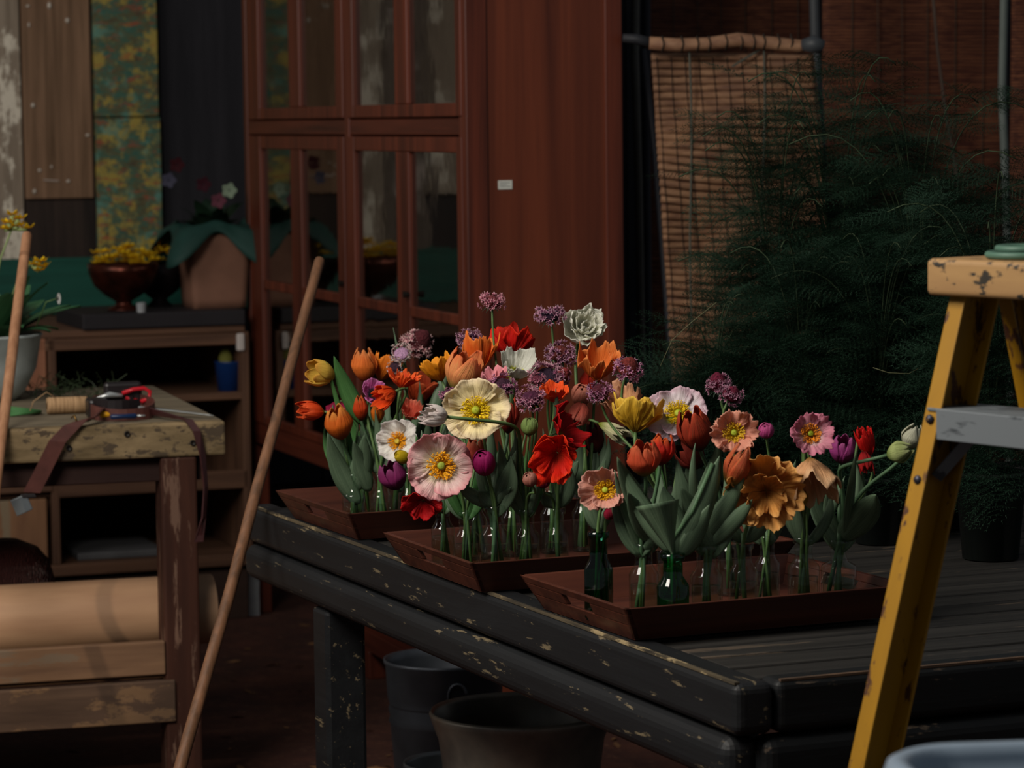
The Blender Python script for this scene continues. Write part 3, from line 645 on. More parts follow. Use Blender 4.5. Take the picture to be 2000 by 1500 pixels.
def poppy(bk, u, v, rp, face, cols, label, dd=0.0, e=(.15, .75), k=4, eye=True, eyec='e8a410', pod='9aa838', ruf=.12, hw=.95, streak=None, two=None, srad=.0024, frill=.05, squash=None, name='poppy', up=.5, stiff=.45, p0=.12, p1=.35):
    c = place(bk, u, v, dd); r = 1.04 * rp * c.y / F_PX / max(.56, math.cos((e[0] + e[1]) / 2)); n = Vector(face).normalized(); cb = c - n * r * .5 * math.sin(min(1.5, (e[0] + e[1]) / 2))
    R = thing(name, label, 'flower', BOT[bk][0] + V(0, 0, .009), G_P)
    stem(R, bk, cb, n, srad, None, up, stiff)
    mt = petal(cols[0], cols[1], cols[2] if len(cols) > 2 else None, streak, p0, p1)
    kr = random.random() * 3 if two is None else two
    if k <= 4:
        poppy_petals(R, cb - n * r * .02, n, r, 2, e[0], e[1], mt, ruf, hw * 1.25, rot=kr, frill=frill, squash=squash)
        poppy_petals(R, cb, n, r * .95, 2, e[0] + .1, e[1] + .12, mt, ruf, hw * 1.2, rot=kr + math.pi / 2, frill=frill, squash=squash)
    else:
        poppy_petals(R, cb - n * r * .02, n, r, 4, e[0] - .1, e[1] - .25, mt, ruf, hw * .9, rot=kr, frill=frill, squash=squash)
        poppy_petals(R, cb, n, r * .85, k - 4, e[0] + .25, e[1] + .25, mt, ruf * 1.4, hw * .85, rot=kr + .6, frill=frill, squash=squash)
    if eye: poppy_eye(R, cb + n * r * .03, n, r, eyec, pod)
    return R
def tulip(bk, u, v, hp, face, cols, label, dd=0.0, wide=.70, open_=.0, par=.0, streak=None, leaves=(), lm=None, name='tulip', cat='flower', up=.55, stiff=.3, srad=.003, rleaf=2, p0=.12, p1=.35):
    """hp = full height of the bloom in pixels"""
    c = place(bk, u, v, dd); H = 1.14 * hp * c.y / F_PX; n = Vector(face).normalized(); a, b, n = frame(n); cb = c - n * H * .5
    R = thing(name, label, cat, BOT[bk][0] + V(0, 0, .009), G_T)
    bot, nk = stem(R, bk, cb + n * .002, n, srad, STEMB, up, stiff)
    mt = petal(cols[0], cols[1], cols[2] if len(cols) > 2 else None, streak, p0, p1); rr = H * wide * .5; sd = random.random() * 30
    for q in range(6):
        inner = q >= 3; ph0 = (q % 3) * 2.0944 + (1.047 if inner else 0) + sd; sc = (.90 if inner else 1.0) * random.uniform(.94, 1.06); s1 = sd + q * 3.1
        def g(i, j):
            t = i; w = (j - .5) * 2; prof = math.sin(math.pi * (.03 + .62 * t ** .8)) ** .8
            rad = rr * sc * (prof - 1.15 * max(0, t - .5) * (1 - open_ * 2.6)) + open_ * rr * t * t * .8
            hwid = 1.05 * math.sin(math.pi * min(.97, .12 + .80 * t ** .9)) ** .6 * (1 - .35 * t); ph = ph0 + w * hwid
            rad = max(rad, .02 * rr) * (1 + .05 * (1 - w * w)); z = H * sc * (t * (1 - .06 * w * w * t))
            z += par * H * .05 * noise.noise(V(ph * 6, t * 4, s1)) * t; rad += par * rr * .22 * t * noise.noise(V(ph * 5, t * 5, s1)) * (.3 + abs(w))
            return cb + (a * math.cos(ph) + b * math.sin(ph)) * rad + n * z
        m = MB(); m.grid(g, 14, 10, lambda i, j, q=q: (i, j + q)); m.build('petal', mt, R, smooth=True, solid=.0008)
    for (bu, bv, tu, tv, w, bx, bz) in leaves:
        D = c.y - .01; leaf(R, PD(bu, bv, nk.y), PD(tu, tv, D), w * D / F_PX, V(bx, 0, bz) * D / F_PX, lm or LEAF)
    for q in range(rleaf):
        s = random.choice((-1, 1)); x = random.uniform(.01, .05); leaf(R, nk - V(0, 0, .02), nk + V(s * x, random.uniform(-.02, .03), random.uniform(.07, .15)), random.uniform(.016, .030), V(s * .012, 0, 0), lm or LEAF, face=V(-.4 * s, -1, .2))
    return R
def cluster(bk, u, v, rp, face, label, dd=0.0, dome='5a1c28', c=('e0b0bc', 'a8506c'), dome_h=.7, name='scabious', count=70, srad=.0022, bract=True):
    p = place(bk, u, v, dd); r = 1.15 * rp * p.y / F_PX; n = Vector(face).normalized(); a, b, n = frame(n); cb = p - n * r * .3
    R = thing(name, label, 'flower', BOT[bk][0] + V(0, 0, .009), G_C); stem(R, bk, cb - n * r * .2, n, srad, STEM, .55, .35)
    MB().lathe([(r * .05, -r * .2), (r * .45, 0), (r * .62, r * .2), (r * .58, r * (.2 + dome_h * .45)), (r * .38, r * (.2 + dome_h * .8)), (r * .12, r * (.2 + dome_h)), (.0005, r * (.2 + dome_h * 1.02))], cb, 20, n).build('flower_dome', plain('dome_' + dome, dome, .8, 0, .4, 260, .2, .8), R, smooth=True)
    pk = lambda h, k: '%02x%02x%02x' % (min(255, int(int(h[0:2], 16) * k[0])), min(255, int(int(h[2:4], 16) * k[1])), min(255, int(int(h[4:6], 16) * k[2])))
    mats = [petal(pk(c[1], (1.0, .85, .78)), pk(c[0], (1.2, 1.2, 1.04)), 'fff0f4', None, p0=.25, p1=.55)]
    m = MB()
    for i in range(count):
        ph = i * 2.39996; el = random.uniform(-.35, .75); d = (a * math.cos(ph) + b * math.sin(ph)) * math.cos(el) + n * math.sin(el); o = cb + n * r * .22 + d * r * random.uniform(.68, .96)
        fa, fb, fn = frame(d + V(random.uniform(-.4, .4), random.uniform(-.4, .4), random.uniform(-.4, .4))); fr = r * random.uniform(.15, .22); tw = random.random() * 6
        vs = [o - fn * fr * .5]; uv = [(0, 0)]
        for k in range(10):
            q = tw + k * .6283; rr = fr * (1.0 if k % 2 == 0 else .45); vs.append(o + (fa * math.cos(q) + fb * math.sin(q)) * rr + fn * fr * (.35 if k % 2 == 0 else .0)); uv.append((1 if k % 2 == 0 else .4, k / 10))
        m.add(vs, [(0, k + 1, (k + 1) % 10 + 1) for k in range(10)], uv)
    m.build('florets', mats[0], R)
    if bract:
        m = MB()
        for i in range(12):
            ph = i * .5236; d = (a * math.cos(ph) + b * math.sin(ph)); s = n.cross(d); o = cb - n * r * .1
            m.grid(lambda i_, j, d=d, s=s, o=o: o + d * r * (.2 + .65 * i_) - n * r * (.35 * i_ * i_ - .1) + s * (j - .5) * r * .22 * (1 - i_), 4, 2)
        m.build('bracts', leafmat('bract_green', '16281e', '2c4432'), R, smooth=True)
    return R
def bud(bk, u, v, rp, face, cols, label, dd=0.0, asp=1.25, name='flower_bud', srad=.002, sep=True, up=.5, stiff=.45, layers=7):
    """closed or layered round bloom such as a ranunculus bud"""
    p = place(bk, u, v, dd); r = rp * p.y / F_PX; n = Vector(face).normalized(); a, b, n = frame(n); cb = p - n * r * asp * .9
    R = thing(name, label, 'flower', BOT[bk][0] + V(0, 0, .009), 'buds and round blooms in the bottles'); stem(R, bk, cb, n, srad, STEM, up, stiff); mt = petal(cols[0], cols[1], cols[2] if len(cols) > 2 else None)
    for q in range(layers):
        ph0 = q * 2.39996; sc = 1 - .045 * (q // 2)
        def g(i, j):
            w = (j - .5) * 2; t = i; th = math.pi * (.04 + (.78 + .028 * q) * t); ph = ph0 + w * 1.25 * (math.sin(math.pi * min(1, .15 + .78 * t)) ** .5)
            rad = r * sc * math.sin(th) * (1 - .12 * max(0, w) * (q % 2)); return cb + (a * math.cos(ph) + b * math.sin(ph)) * rad + n * (r * asp * sc * (1 - math.cos(th)))
        m = MB(); m.grid(g, 12, 10, lambda i, j, q=q: (i, j + q)); m.build('petal', mt, R, smooth=True, solid=.0006)
    if sep:
        m = MB()
        for k in range(5):
            ph = k * 1.2566; d = a * math.cos(ph) + b * math.sin(ph); s = n.cross(d)
            m.grid(lambda i, j, d=d, s=s: cb + d * r * 1.04 * math.sin(.1 + 1.0 * i) + n * r * asp * (1 - math.cos(.1 + 1.0 * i)) * .95 - n * r * .03 + s * (j - .5) * r * .5 * (1 - i), 4, 2)
        m.build('calyx', plain('calyx_green', '586c38', .6), R, smooth=True)
    return R
# ---- back tray, left to right
tulip('b1', 628, 729, 50, (-.75, -.45, .25), ('c8a030', 'e8c050', 'e0a040'), 'small open golden-yellow tulip leaning left, highest at the left end', -.02, .85, .25, .3, leaves=((712, 830, 652, 695, 36, -4, 0), (690, 900, 637, 706, 12, 0, 0)), lm=LEAF2)
poppy('b1', 612, 803, 25, (-.85, -.35, .1), ('a8a020', 'e04818', 'e85a28'), 'orange-red half-closed poppy cup facing left above the back tray', -.03, (.3, 2.1), eye=False, hw=1.0)
poppy('b4', 667, 792, 32, (-.1, -.2, .95), ('3a0818', '8a0c38', '9c1848'), 'deep crimson domed poppy behind the orange tulip at the left', .0, (-.2, -.9), eye=False)
tulip('b1', 661, 826, 60, (-.15, -.25, 1), ('a8541c', 'd86a20', 'f0a048'), 'orange and copper striped tulip standing upright at the left of the back tray', -.04, .85, .08, .3, 'a03c18', leaves=((700, 985, 640, 845, 40, -8, 0), (690, 960, 712, 848, 44, 6, 0), (720, 960, 690, 860, 34, 0, 0)))
tulip('b4', 712, 712, 60, (-.05, -.1, 1), ('a04418', 'e87a30', 'f09a58'), 'orange parrot tulip with a rust-red streak, upper left of the bunch', .0, .78, .05, .7, 'b83818')
poppy('b4', 748, 722, 32, (.35, .3, .9), ('c8781c', 'e8781c', 'f08c28'), 'crumpled bright orange poppy just right of the upper left parrot tulip', .03, (.6, 1.3), eye=False)
cluster('b5', 815, 672, 31, (.5, -.35, .6), 'pale pink fringed scabious with a maroon dome, upper left of the bunch', .02, '4a1a20', ('d8b0c8', 'a86890'), 1.1)
cluster('b5', 783, 690, 22, (-.2, -.6, .6), 'pale pink sweet william cluster left of the maroon domed scabious', -.02, 'b088a8', ('e8cce0', 'b86c9c'), .3, 'sweet_william', 34)
cluster('b5', 770, 716, 15, (-.2, -.8, .3), 'small white and pink sweet william tuft under the larger pink one', -.06, '3a2430', ('f0e0ec', 'c07ca4'), .2, 'sweet_william', 22)
poppy('b2', 729, 768, 27, (.35, -.7, .45), ('2a0c1c', 'c8589c', 'd880b8'), 'mauve pink anemone with a blue-black centre, upper left', -.02, (.2, .8), eyec='1c2a28', pod='14201e', name='anemone')
tulip('b2', 703, 797, 44, (-.1, -.2, 1), ('8a3818', 'd84818', 'e87038'), 'narrow red-orange tulip low beside the anemone', .0, .6, 0, .3)
tulip('b2', 738, 805, 42, (.1, -.1, 1), ('a88c20', 'e8781c', 'f0a030'), 'small yellow-orange tulip right under the anemone', .01, .6, 0, .4)
poppy('b2', 757, 771, 28, (-.55, -.55, -.2), ('b83410', 'f04c14', 'f05a20'), 'vivid orange-red poppy cup nodding to the left below the anemone', -.08, (.75, 1.35), eye=False, up=.6)
poppy('b3', 787, 745, 28, (.25, -.1, .9), ('e0601c', 'f04c18', 'f87030'), 'vivid orange-red poppy with pointed petals beside the pink sweet william', -.06, (.5, 1.1), eye=False, frill=.25)
tulip('b5', 818, 762, 52, (.3, -.1, .9), ('b84020', 'd85028', 'e87040'), 'rusty orange tulip with split pointed petals behind the green leaf', .04, .8, .5, .5, leaves=((832, 830, 873, 702, 24, 6, 0), (800, 800, 768, 640, 8, 0, 0)))
poppy('b3', 803, 806, 26, (.1, -.5, .6), ('d8503c', 'e06048', 'e88468'), 'coral poppy mostly hidden behind the white bud poppy', .02, (.5, 1.1), eye=False)
poppy('b3', 776, 862, 44, (-.35, -.85, .25), ('d8d080', 'f0ece4', 'dcd4d0'), 'white poppy with an orange-yellow eye at the lower left of the bunch', -.12, (.1, .7), eyec='e8a010', pod='b8a030', two=.6, ruf=.15)
bud('b3', 786, 893, 13, (-.55, -.6, .35), ('a8a020', 'e0c020', 'd8b820'), 'small yellow tulip bud against the white poppy', -.17, 1.5, 'tulip_bud', sep=False)
tulip('b3', 768, 929, 54, (-.3, -.35, .9), ('602048', '8a2c64', 'a04c80'), 'dusky mauve tulip hanging at the lower left of the bunch', -.15, .9, .1, .3, rleaf=0)
poppy('m1', 824, 982, 38, (-.2, -.75, -.5), ('6a0410', 'b80c14', 'c81418'), 'dark red poppy drooping lowest at the left, in front of the tray rims', -.03, (.1, .6), eye=False, two=.2, up=.9, stiff=.6)
# ---- middle tray
poppy('m6', 856, 726, 34, (-.35, .1, .9), ('c88018', 'e89018', 'f0a028'), 'golden orange poppy seen from the side behind the green leaf', .06, (.5, 1.2), eye=False)
tulip('m6', 905, 724, 76, (.35, -.25, .9), ('8a8434', 'e8945c', 'f07848'), 'large peach and cream striped parrot tulip leaning right, upper centre left', .0, .85, .18, .6, 'd8b060', rleaf=0)
poppy('m6', 938, 694, 36, (.0, .2, 1), ('d86018', 'e86420', 'f08434'), 'orange poppy behind the tall thin scabious stem', .1, (.7, 1.35), eye=False, ruf=.2)
tulip('m6', 921, 760, 50, (.2, -.1, .9), ('c85828', 'e06838', 'f08858'), 'salmon orange tulip tucked under the large striped parrot tulip', .02, .7, .1, .4, rleaf=0)
poppy('m7', 1000, 676, 46, (.05, .55, .8), ('8a0810', 'd81c14', 'e83018'), 'large scarlet poppy seen from behind, top centre of the bunch', .12, (.35, 1.0), eye=False, ruf=.18, hw=1.05)
cluster('m7', 961, 590, 25, (.0, -.1, 1), 'pink scabious on the tallest thin pale stem, high above the bunch', .08, '6a3034', ('c88cb0', '8a3c64'), .55, srad=.0021)
cluster('m7', 915, 660, 24, (-.3, -.1, .9), 'purple scabious leaning left above the orange poppies', .1, '3c1c38', ('b88cb8', '6c3c74'), .4)
cluster('m8', 1075, 615, 29, (-.1, -.1, 1), 'purple scabious with dark bracts, second tallest, left of the white peony', .05, '2c1c30', ('b888b4', '703c74'), .4)
R = poppy('m9', 1142, 640, 42, (.2, -.85, .45), ('d8d8b0', 'fafaec', 'f4f4e8'), 'creamy white double peony standing high right of centre', 0.05, (.05, 1.5), k=4, eye=False, ruf=.12, hw=1.0, frill=.1, name='peony', srad=.003, two=.4)
_c = place('m9', 1142, 640, .05); _r = 40 * _c.y / F_PX; _n = V(.2, -.85, .45).normalized(); _m = petal('dcdca8', 'fafaec', 'fafaf0', 'f0f0e4', transl=.5)
for (q, el0, el1, k, rt) in ((1.08, .25, 1.3, 5, .3), (.9, .45, 1.6, 5, .9), (.66, .7, 1.9, 4, 1.6), (.42, 1.0, 2.0, 3, .2)): poppy_petals(R, _c - _n * _r * .35, _n, _r * q * 1.1, k, el0, el1, _m, .15, .9, rot=rt, frill=.16)
poppy('m7', 1010, 720, 36, (.15, -.5, .8), ('a8b040', 'e0e0d4', 'd4d4c8'), 'white poppy cup with a yellow-green throat under the scarlet poppy', .0, (.5, 1.3), eyec='b0b028', pod='90a030')
cluster('m8', 1095, 692, 30, (.1, -.3, .9), 'brown-domed purple scabious just left below the white peony', .02, '5a2420', ('a87ca8', '6c3868'), .6)
cluster('m8', 1066, 738, 34, (-.15, -.7, .4), 'dark purple fringed scabious facing forward at the centre top', -.06, '2c1c2c', ('c898c0', '74346c'), .2, count=90)
cluster('m8', 1098, 733, 20, (.5, -.4, .6), 'small reddish-domed scabious right of the central purple one', -.05, '7a2c2c', ('b070a4', '7a2c64'), .9, count=40)
poppy('m6', 966, 738, 27, (-.1, -.3, .9), ('d87888', 'e89098', 'f0a0a8'), 'rose pink poppy peeping over the big cream poppy', -.02, (.4, 1.1), eye=False)
cluster('m7', 982, 752, 26, (.1, -.4, .8), 'mauve scabious between the cream poppy and the white cup poppy', -.08, '3c2030', ('b87cb0', '6c3464'), .5)
cluster('m2', 873, 768, 17, (-.4, -.3, .8), 'small mauve tuft left above the big cream poppy', .06, '4c1c3c', ('c080b4', '7c3470'), .4, 'sweet_william', 34)
poppy('m3', 930, 802, 68, (-.12, -.95, .22), ('f0c838', 'f4e4b0', 'f0dcb8'), 'very large cream poppy with a yellow-green eye facing the camera', -.03, (.05, .5), eyec='e0c018', pod='98a020', streak='c8b48c', ruf=.13, two=.3, hw=1.0, p0=.22, p1=.5)
poppy('m4', 853, 812, 27, (-.85, -.4, .15), ('90a850', 'f4ece4', 'e4d4d0'), 'closed white poppy cup pointing left on a long arching stem', -.13, (.3, 2.0), eye=False, srad=.003, up=.7, stiff=.75)
poppy('m2', 862, 910, 66, (.0, -.97, .12), ('dcdcac', 'ecccc6', 'dc989c'), 'very large pale pink poppy with a golden eye, lower left of centre', -.10, (.05, .55), eyec='e8a410', pod='90a038', streak='c87c84', ruf=.14, two=.9, hw=1.0, p0=.3, p1=.62)
bud('m3', 945, 906, 23, (-.2, -.6, .8), ('6a0838', 'a0145c', 'b83078'), 'shiny magenta ranunculus bud between the pink and scarlet poppies', -.04, 1.25, 'ranunculus', sep=False)
tulip('m3', 993, 812, 60, (.05, -.1, 1), ('6c2418', 'a83424', 'c85038'), 'brick red tulip partly hidden right of the cream poppy', .05, .6, .05, .5, leaves=((992, 960, 1018, 850, 26, 0, 0), (985, 980, 960, 890, 30, 0, 0)))
tulip('m3', 930, 885, 54, (-.1, -.1, 1), ('7a2818', 'b84838', 'd87858'), 'coral and red tulip showing between cream and pink poppies', .02, .7, .1, .5, rleaf=2)
cluster('m4', 1036, 778, 28, (-.1, -.5, .7), 'tall mauve scabious cluster hanging left of the scarlet poppies', -.04, '4c2038', ('c48cb8', '743468'), .4)
cluster('m4', 1050, 742, 18, (.0, -.4, .8), 'small dusky pink scabious above the mauve one near the centre', -.02, '5c2434', ('c884ac', '84386c'), .5, count=40)
poppy('m4', 1083, 772, 30, (.0, -.3, .9), ('b81810', 'f05018', 'f86024'), 'fiery orange poppy low behind the central scabious', .03, (.4, 1.1), eye=False)
bud('m4', 1034, 834, 17, (.1, -.1, 1), ('5c7038', '7c9450', '889c5c'), 'round pale green closed bud above the scarlet poppies', -.05, 1.05, 'poppy_bud')
poppy('m5', 1100, 838, 50, (.75, -.25, .35), ('8c7020', 'b80c12', 'c41414'), 'dark scarlet poppy seen edge-on above the bright scarlet one', -.03, (.1, .8), eye=False, ruf=.2, hw=1.05, two=.4)
poppy('m5', 1084, 893, 56, (-.2, -.8, -.15), ('a82c10', 'dc2414', 'e83c18'), 'large bright scarlet crumpled poppy right of centre', -.10, (.3, 1.1), eye=False, ruf=.22, hw=1.1, two=1.2, squash=.9, up=.7, stiff=.6)
bud('m9', 1135, 772, 21, (.1, -.6, .7), ('a86048', 'e08870', 'e89880'), 'peach pink half-closed poppy bud above the coral one', .0, 1.1)
bud('m9', 1131, 808, 21, (-.2, -.6, -.5), ('a04038', 'e06c58', 'e88470'), 'coral pink drooping poppy bud above the scarlet poppies', -.03, 1.3, up=.9)
tulip('m9', 1150, 748, 40, (.3, -.1, .9), ('802018', 'b82818', 'c83c20'), 'small red tulip between the coral bud and the purple scabious', .03, .8, .2, .4, rleaf=0)
poppy('m9', 1168, 718, 38, (.1, -.45, .85), ('c87028', 'ec7c34', 'f09450'), 'crumpled apricot orange poppy below the white peony', -.02, (.6, 1.4), eye=False, ruf=.2)
cluster('c8', 1226, 722, 29, (.3, -.3, .9), 'red-domed mauve scabious right of the apricot orange poppy', .02, '6c2824', ('b880b4', '743468'), .9)
cluster('c8', 1172, 765, 26, (-.1, -.3, .9), 'dark mauve scabious under the apricot orange poppy', .06, '4a1824', ('b078ac', '6c2c60'), .6)
bud('m4', 1035, 937, 15, (-.3, -.5, .7), ('7c5040', 'b06c5c', 'c08878'), 'small dusty pink ranunculus bud low in the centre', -.10, 1.0, 'ranunculus_bud')
bud('m5', 1061, 940, 14, (.0, -.5, .8), ('4c0818', '8c1838', 'a02848'), 'small crimson bud just right of the dusty pink one', -.06, 1.1, 'ranunculus_bud')
tulip('m9', 1160, 856, 58, (-.1, -.1, 1), ('381410', '5c201c', '70302c'), 'dark brown-red tulip in shade left of the greenish cream poppy', .02, .7, .05, .3, rleaf=2)
poppy('m9', 1192, 838, 34, (.75, -.45, -.35), ('8c9830', 'ccc898', 'b8b090'), 'greenish cream wilting poppy hanging below the yellow one', -.06, (.75, 1.5), eye=False, ruf=.15, up=.7, squash=.75, p0=.2, p1=.6)
# ---- nearest tray
poppy('c8', 1218, 788, 42, (-.2, -.5, .75), ('e09030', 'e0a878', 'd8a080'), 'peachy apricot poppy behind the yellow poppy', .06, (.3, 1.0), eye=False, ruf=.22, frill=.15)
poppy('c8', 1243, 820, 56, (.1, .35, .9), ('806018', 'e0b030', 'e8c048'), 'big clear yellow poppy seen from behind, its dark stem running forward', -.04, (.45, 1.0), eye=False, ruf=.14, hw=1.0, srad=.0028)
poppy('c7', 1325, 808, 62, (-.1, -.8, .55), ('b8c828', 'e6dce0', 'd4b4c0'), 'large white poppy flushed pink with a lime-yellow heart', -.02, (.1, .65), eyec='e0c020', pod='a0a828', streak='c8a0b0', ruf=.12, hw=1.0, p0=.30, p1=.42)
tulip('c7', 1357, 838, 82, (-.25, -.3, .95), ('4a2418', 'a03420', 'c84c2c'), 'large rust red parrot tulip in front of the white poppy', -.08, .78, .1, .5, '6c4830', leaves=((1352, 1035, 1405, 860, 44, 8, 0),))
tulip('c7', 1348, 888, 60, (-.7, -.2, .7), ('2c1410', '6c2018', '8c3020'), 'dark maroon tulip lying lower left of the rust red one', -.03, .85, .1, .5, rleaf=1)
poppy('c3', 1434, 845, 47, (.0, -.95, .2), ('e0901c', 'e49c84', 'e8a890'), 'salmon pink frilled poppy with a green and yellow eye, right of centre', .0, (.25, .8), eyec='d8b020', pod='98a828', ruf=.22, frill=.18, two=.2, p0=.26, p1=.42)
cluster('c4', 1403, 752, 25, (-.15, -.2, 1), 'burgundy scabious rising highest at the right of the bunch', .06, '5c142c', ('a878a4', '6c2c58'), 1.0)
cluster('c4', 1428, 772, 24, (.4, -.3, .8), 'burgundy scabious just right below the highest one', .02, '5c142c', ('a878a4', '74305c'), .8)
bud('c4', 1496, 842, 16, (-.1, -.5, .7), ('8c2858', 'c04888', 'cc5c94'), 'small bright pink ranunculus between two salmon and pink poppies', .0, 1.0, 'ranunculus', up=.6)
poppy('c5', 1584, 847, 45, (.15, -.93, .25), ('e8d8c8', 'd890a0', 'd07c94'), 'rose pink ruffled poppy with an orange ring eye at the right', -.07, (.2, .7), eyec='d88414', pod='90a020', ruf=.18, frill=.15, two=.5, p0=.32, p1=.6)
tulip('c6', 1646, 878, 50, (.1, -.3, .9), ('702048', 'a03c80', 'b85c94'), 'mauve pink tulip right of the rose pink poppy', .03, .95, .1, .6, leaves=((1590, 1060, 1650, 930, 18, 4, 0),))
poppy('c5', 1585, 925, 54, (.1, -.35, -.85), ('a87838', 'dca878', 'e4bc90'), 'apricot beige poppy nodding downward under the rose pink one', -.05, (.5, 1.2), eye=False, ruf=.22, hw=1.05, streak='c08858', up=.55, stiff=.5, squash=1.0)
poppy('c3', 1495, 962, 62, (-.1, -.85, -.05), ('a06420', 'dc9c50', 'e4ac64'), 'large frilled amber orange double poppy low at the right', -.05, (.3, 1.0), k=8, eye=False, ruf=.24, frill=.12, hw=1.15, streak='c07c38')
bud('c5', 1564, 974, 15, (-.1, -.3, 1), ('8c7c20', 'c8a02c', 'd0ac34'), 'small yellow tulip bud behind the amber double poppy', -.02, 1.3, 'tulip_bud', sep=False)
poppy('c6', 1692, 866, 32, (-.3, -.2, .9), ('9c0c10', 'dc1c18', 'e42420'), 'vivid red narrow poppy standing alone at the far right', .0, (.4, 1.9), eye=False, squash=.7)
poppy('c6', 1689, 900, 24, (.1, -.4, -.9), ('5c060c', 'a81418', 'b41818'), 'dark red lower poppy hanging directly under the vivid red one', -.01, (.4, 1.9), eye=False, squash=.75, up=1.0)
tulip('c6', 1757, 883, 46, (.75, -.4, .25), ('7c9048', 'b0bc78', 'bcc48c'), 'greenish white tulip bending right toward the ladder', -.10, .85, .0, .2, leaves=((1640, 1055, 1712, 965, 60, 14, 6), (1650, 1060, 1672, 880, 20, 0, 0)), up=.8, stiff=.75)
tulip('c6', 1782, 853, 44, (.3, -.3, .9), ('a8ac80', 'c4c4ac', 'ccccb8'), 'dull white tulip touching the yellow ladder rail', -.06, .9, .0, .2, rleaf=0)
tulip('c1', 1257, 896, 62, (-.1, -.25, .95), ('7c7028', 'd05030', 'e07048'), 'orange-red parrot tulip below the yellow poppy', -.06, .95, .1, .8, '9c4c24', leaves=((1290, 1050, 1205, 892, 46, -6, 0), (1275, 1060, 1225, 960, 44, 0, 0)))
tulip('c1', 1292, 878, 54, (.1, -.1, 1), ('7c1010', 'd02818', 'e06024'), 'scarlet tulip half hidden behind the yellow poppy stem', .0, .85, .1, .5, rleaf=1)
tulip('c2', 1440, 912, 74, (.35, -.2, .9), ('7c7024', 'c85834', 'd87854'), 'slender salmon red parrot tulip leaning right under the salmon poppy', -.02, .62, .05, .7, 'a09048', leaves=((1360, 1060, 1455, 925, 40, 8, 0), (1380, 1065, 1470, 975, 36, 10, 4), (1395, 1080, 1330, 950, 50, 0, 0)))
poppy('g1', 1182, 957, 47, (-.05, -.95, .2), ('e0a020', 'e4a490', 'e0a898'), 'salmon pink poppy with a broad yellow ring eye over the square green bottle', -.05, (.15, .75), eyec='e8b418', pod='a8b430', ruf=.15, frill=.12, two=.1, p0=.32, p1=.45)
bud('g1', 1190, 1003, 12, (.2, -.4, -.6), ('5c0818', 'a01434', 'a81c3c'), 'small crimson bloom peeping under the salmon poppy over the green bottle', -.01, 1.0, 'ranunculus_bud', sep=False)
# broad folded leaves that stand in the round green bottle
Rg = thing('tulip_foliage', 'broad grey-green tulip leaves with one folded over, standing in the round green bottle', 'leaves', BOT['g2'][0] + V(0, 0, .009)); D2 = BOT['g2'][0].y
_p, _h = BOT['g2'][0], BOT['g2'][1]
MB().tube([_p + V(0, 0, .01), _p + V(0, 0, _h + .02), PD(1352, 1000, D2), PD(1392, 905, D2)], .0035, 7).build('stem', STEMB, Rg, smooth=True)
for (bu, bv, tu, tv, w, bx, bz, fx) in ((1325, 1085, 1405, 890, 52, 10, 0, .3), (1318, 1085, 1295, 950, 66, 4, 0, -.1), (1310, 1080, 1215, 905, 40, -10, 0, -.4), (1330, 1085, 1385, 985, 44, 8, 0, .5)):
    leaf(Rg, PD(bu, bv, D2), PD(tu, tv, D2), w * D2 / F_PX, V(bx, 0, bz) * D2 / F_PX, None, .35, V(fx, -1, .2))
def foldl(i, j):
    u = 1316 + (-74 * i) * (1 - j) + (-2 + 12 * i) * j; v = 1088 + (-98 * i) * (1 - j) + (-112 * i - 8 * math.sin(3 * i)) * j
    return PD(u, v, D2 - .03 * math.sin(math.pi * j) * i - .012)
m = MB(); m.grid(foldl, 12, 8); m.build('folded_leaf', LEAF, Rg, smooth=True, solid=.0009)
# loose filler leaves in several bottles
for (bk, specs) in (('m3', ((965, 1040, 895, 945, 30, -8), (968, 1040, 935, 960, 34, 0), (975, 1040, 1008, 880, 30, 4), (970, 1045, 1000, 950, 16, 0))), ('m5', ((1090, 1030, 1110, 900, 44, 6), (1080, 1030, 1060, 960, 34, -4), (1100, 1000, 1085, 758, 26, 6))), ('m8', ((1080, 1000, 1100, 935, 40, 6), (1060, 1010, 1130, 900, 34, 6))), ('g1', ((1170, 1050, 1148, 940, 30, -6), (1175, 1050, 1205, 960, 26, 4))), ('b2', ((735, 960, 700, 850, 36, -6), (742, 960, 765, 870, 30, 4), (730, 950, 733, 800, 20, 0))), ('c6', ((1640, 1070, 1615, 960, 26, -6),)), ('c3', ((1450, 1090, 1500, 1000, 34, 8), (1440, 1090, 1400, 980, 30, -4)))):
    p, h, r, nr = BOT[bk]
    names = {'m3': 'narrow green leaves sprouting from the round-shouldered bottle', 'm5': 'long blue-green leaves around the scarlet poppy stems', 'm8': 'blue-green leaves in the shade right of the scarlet poppies', 'g1': 'leaves in the neck of the square green bottle', 'b2': 'upright green leaves under the anemone in the back tray', 'c6': 'narrow leaf in the rightmost clear bottle', 'c3': 'dark leaves under the frilled amber poppy'}
    R = thing('tulip_foliage', names[bk], 'leaves', p + V(0, 0, .009), 'loose leaves in the bottles')
    MB().tube([p + V(.003, 0, .01), p + V(0, 0, h * .6), p + V(0, 0, h + .012)], .0035, 7).build('stem', STEMB, R, smooth=True)
    for (bu, bv, tu, tv, w, bx) in specs:
        t = PD(tu, tv, p.y - .01); leaf(R, p + V(0, 0, h + .0), t, w * p.y / F_PX, V(bx, 0, 0) * p.y / F_PX, None, .35, V(random.uniform(-.5, .5), -1, .2))

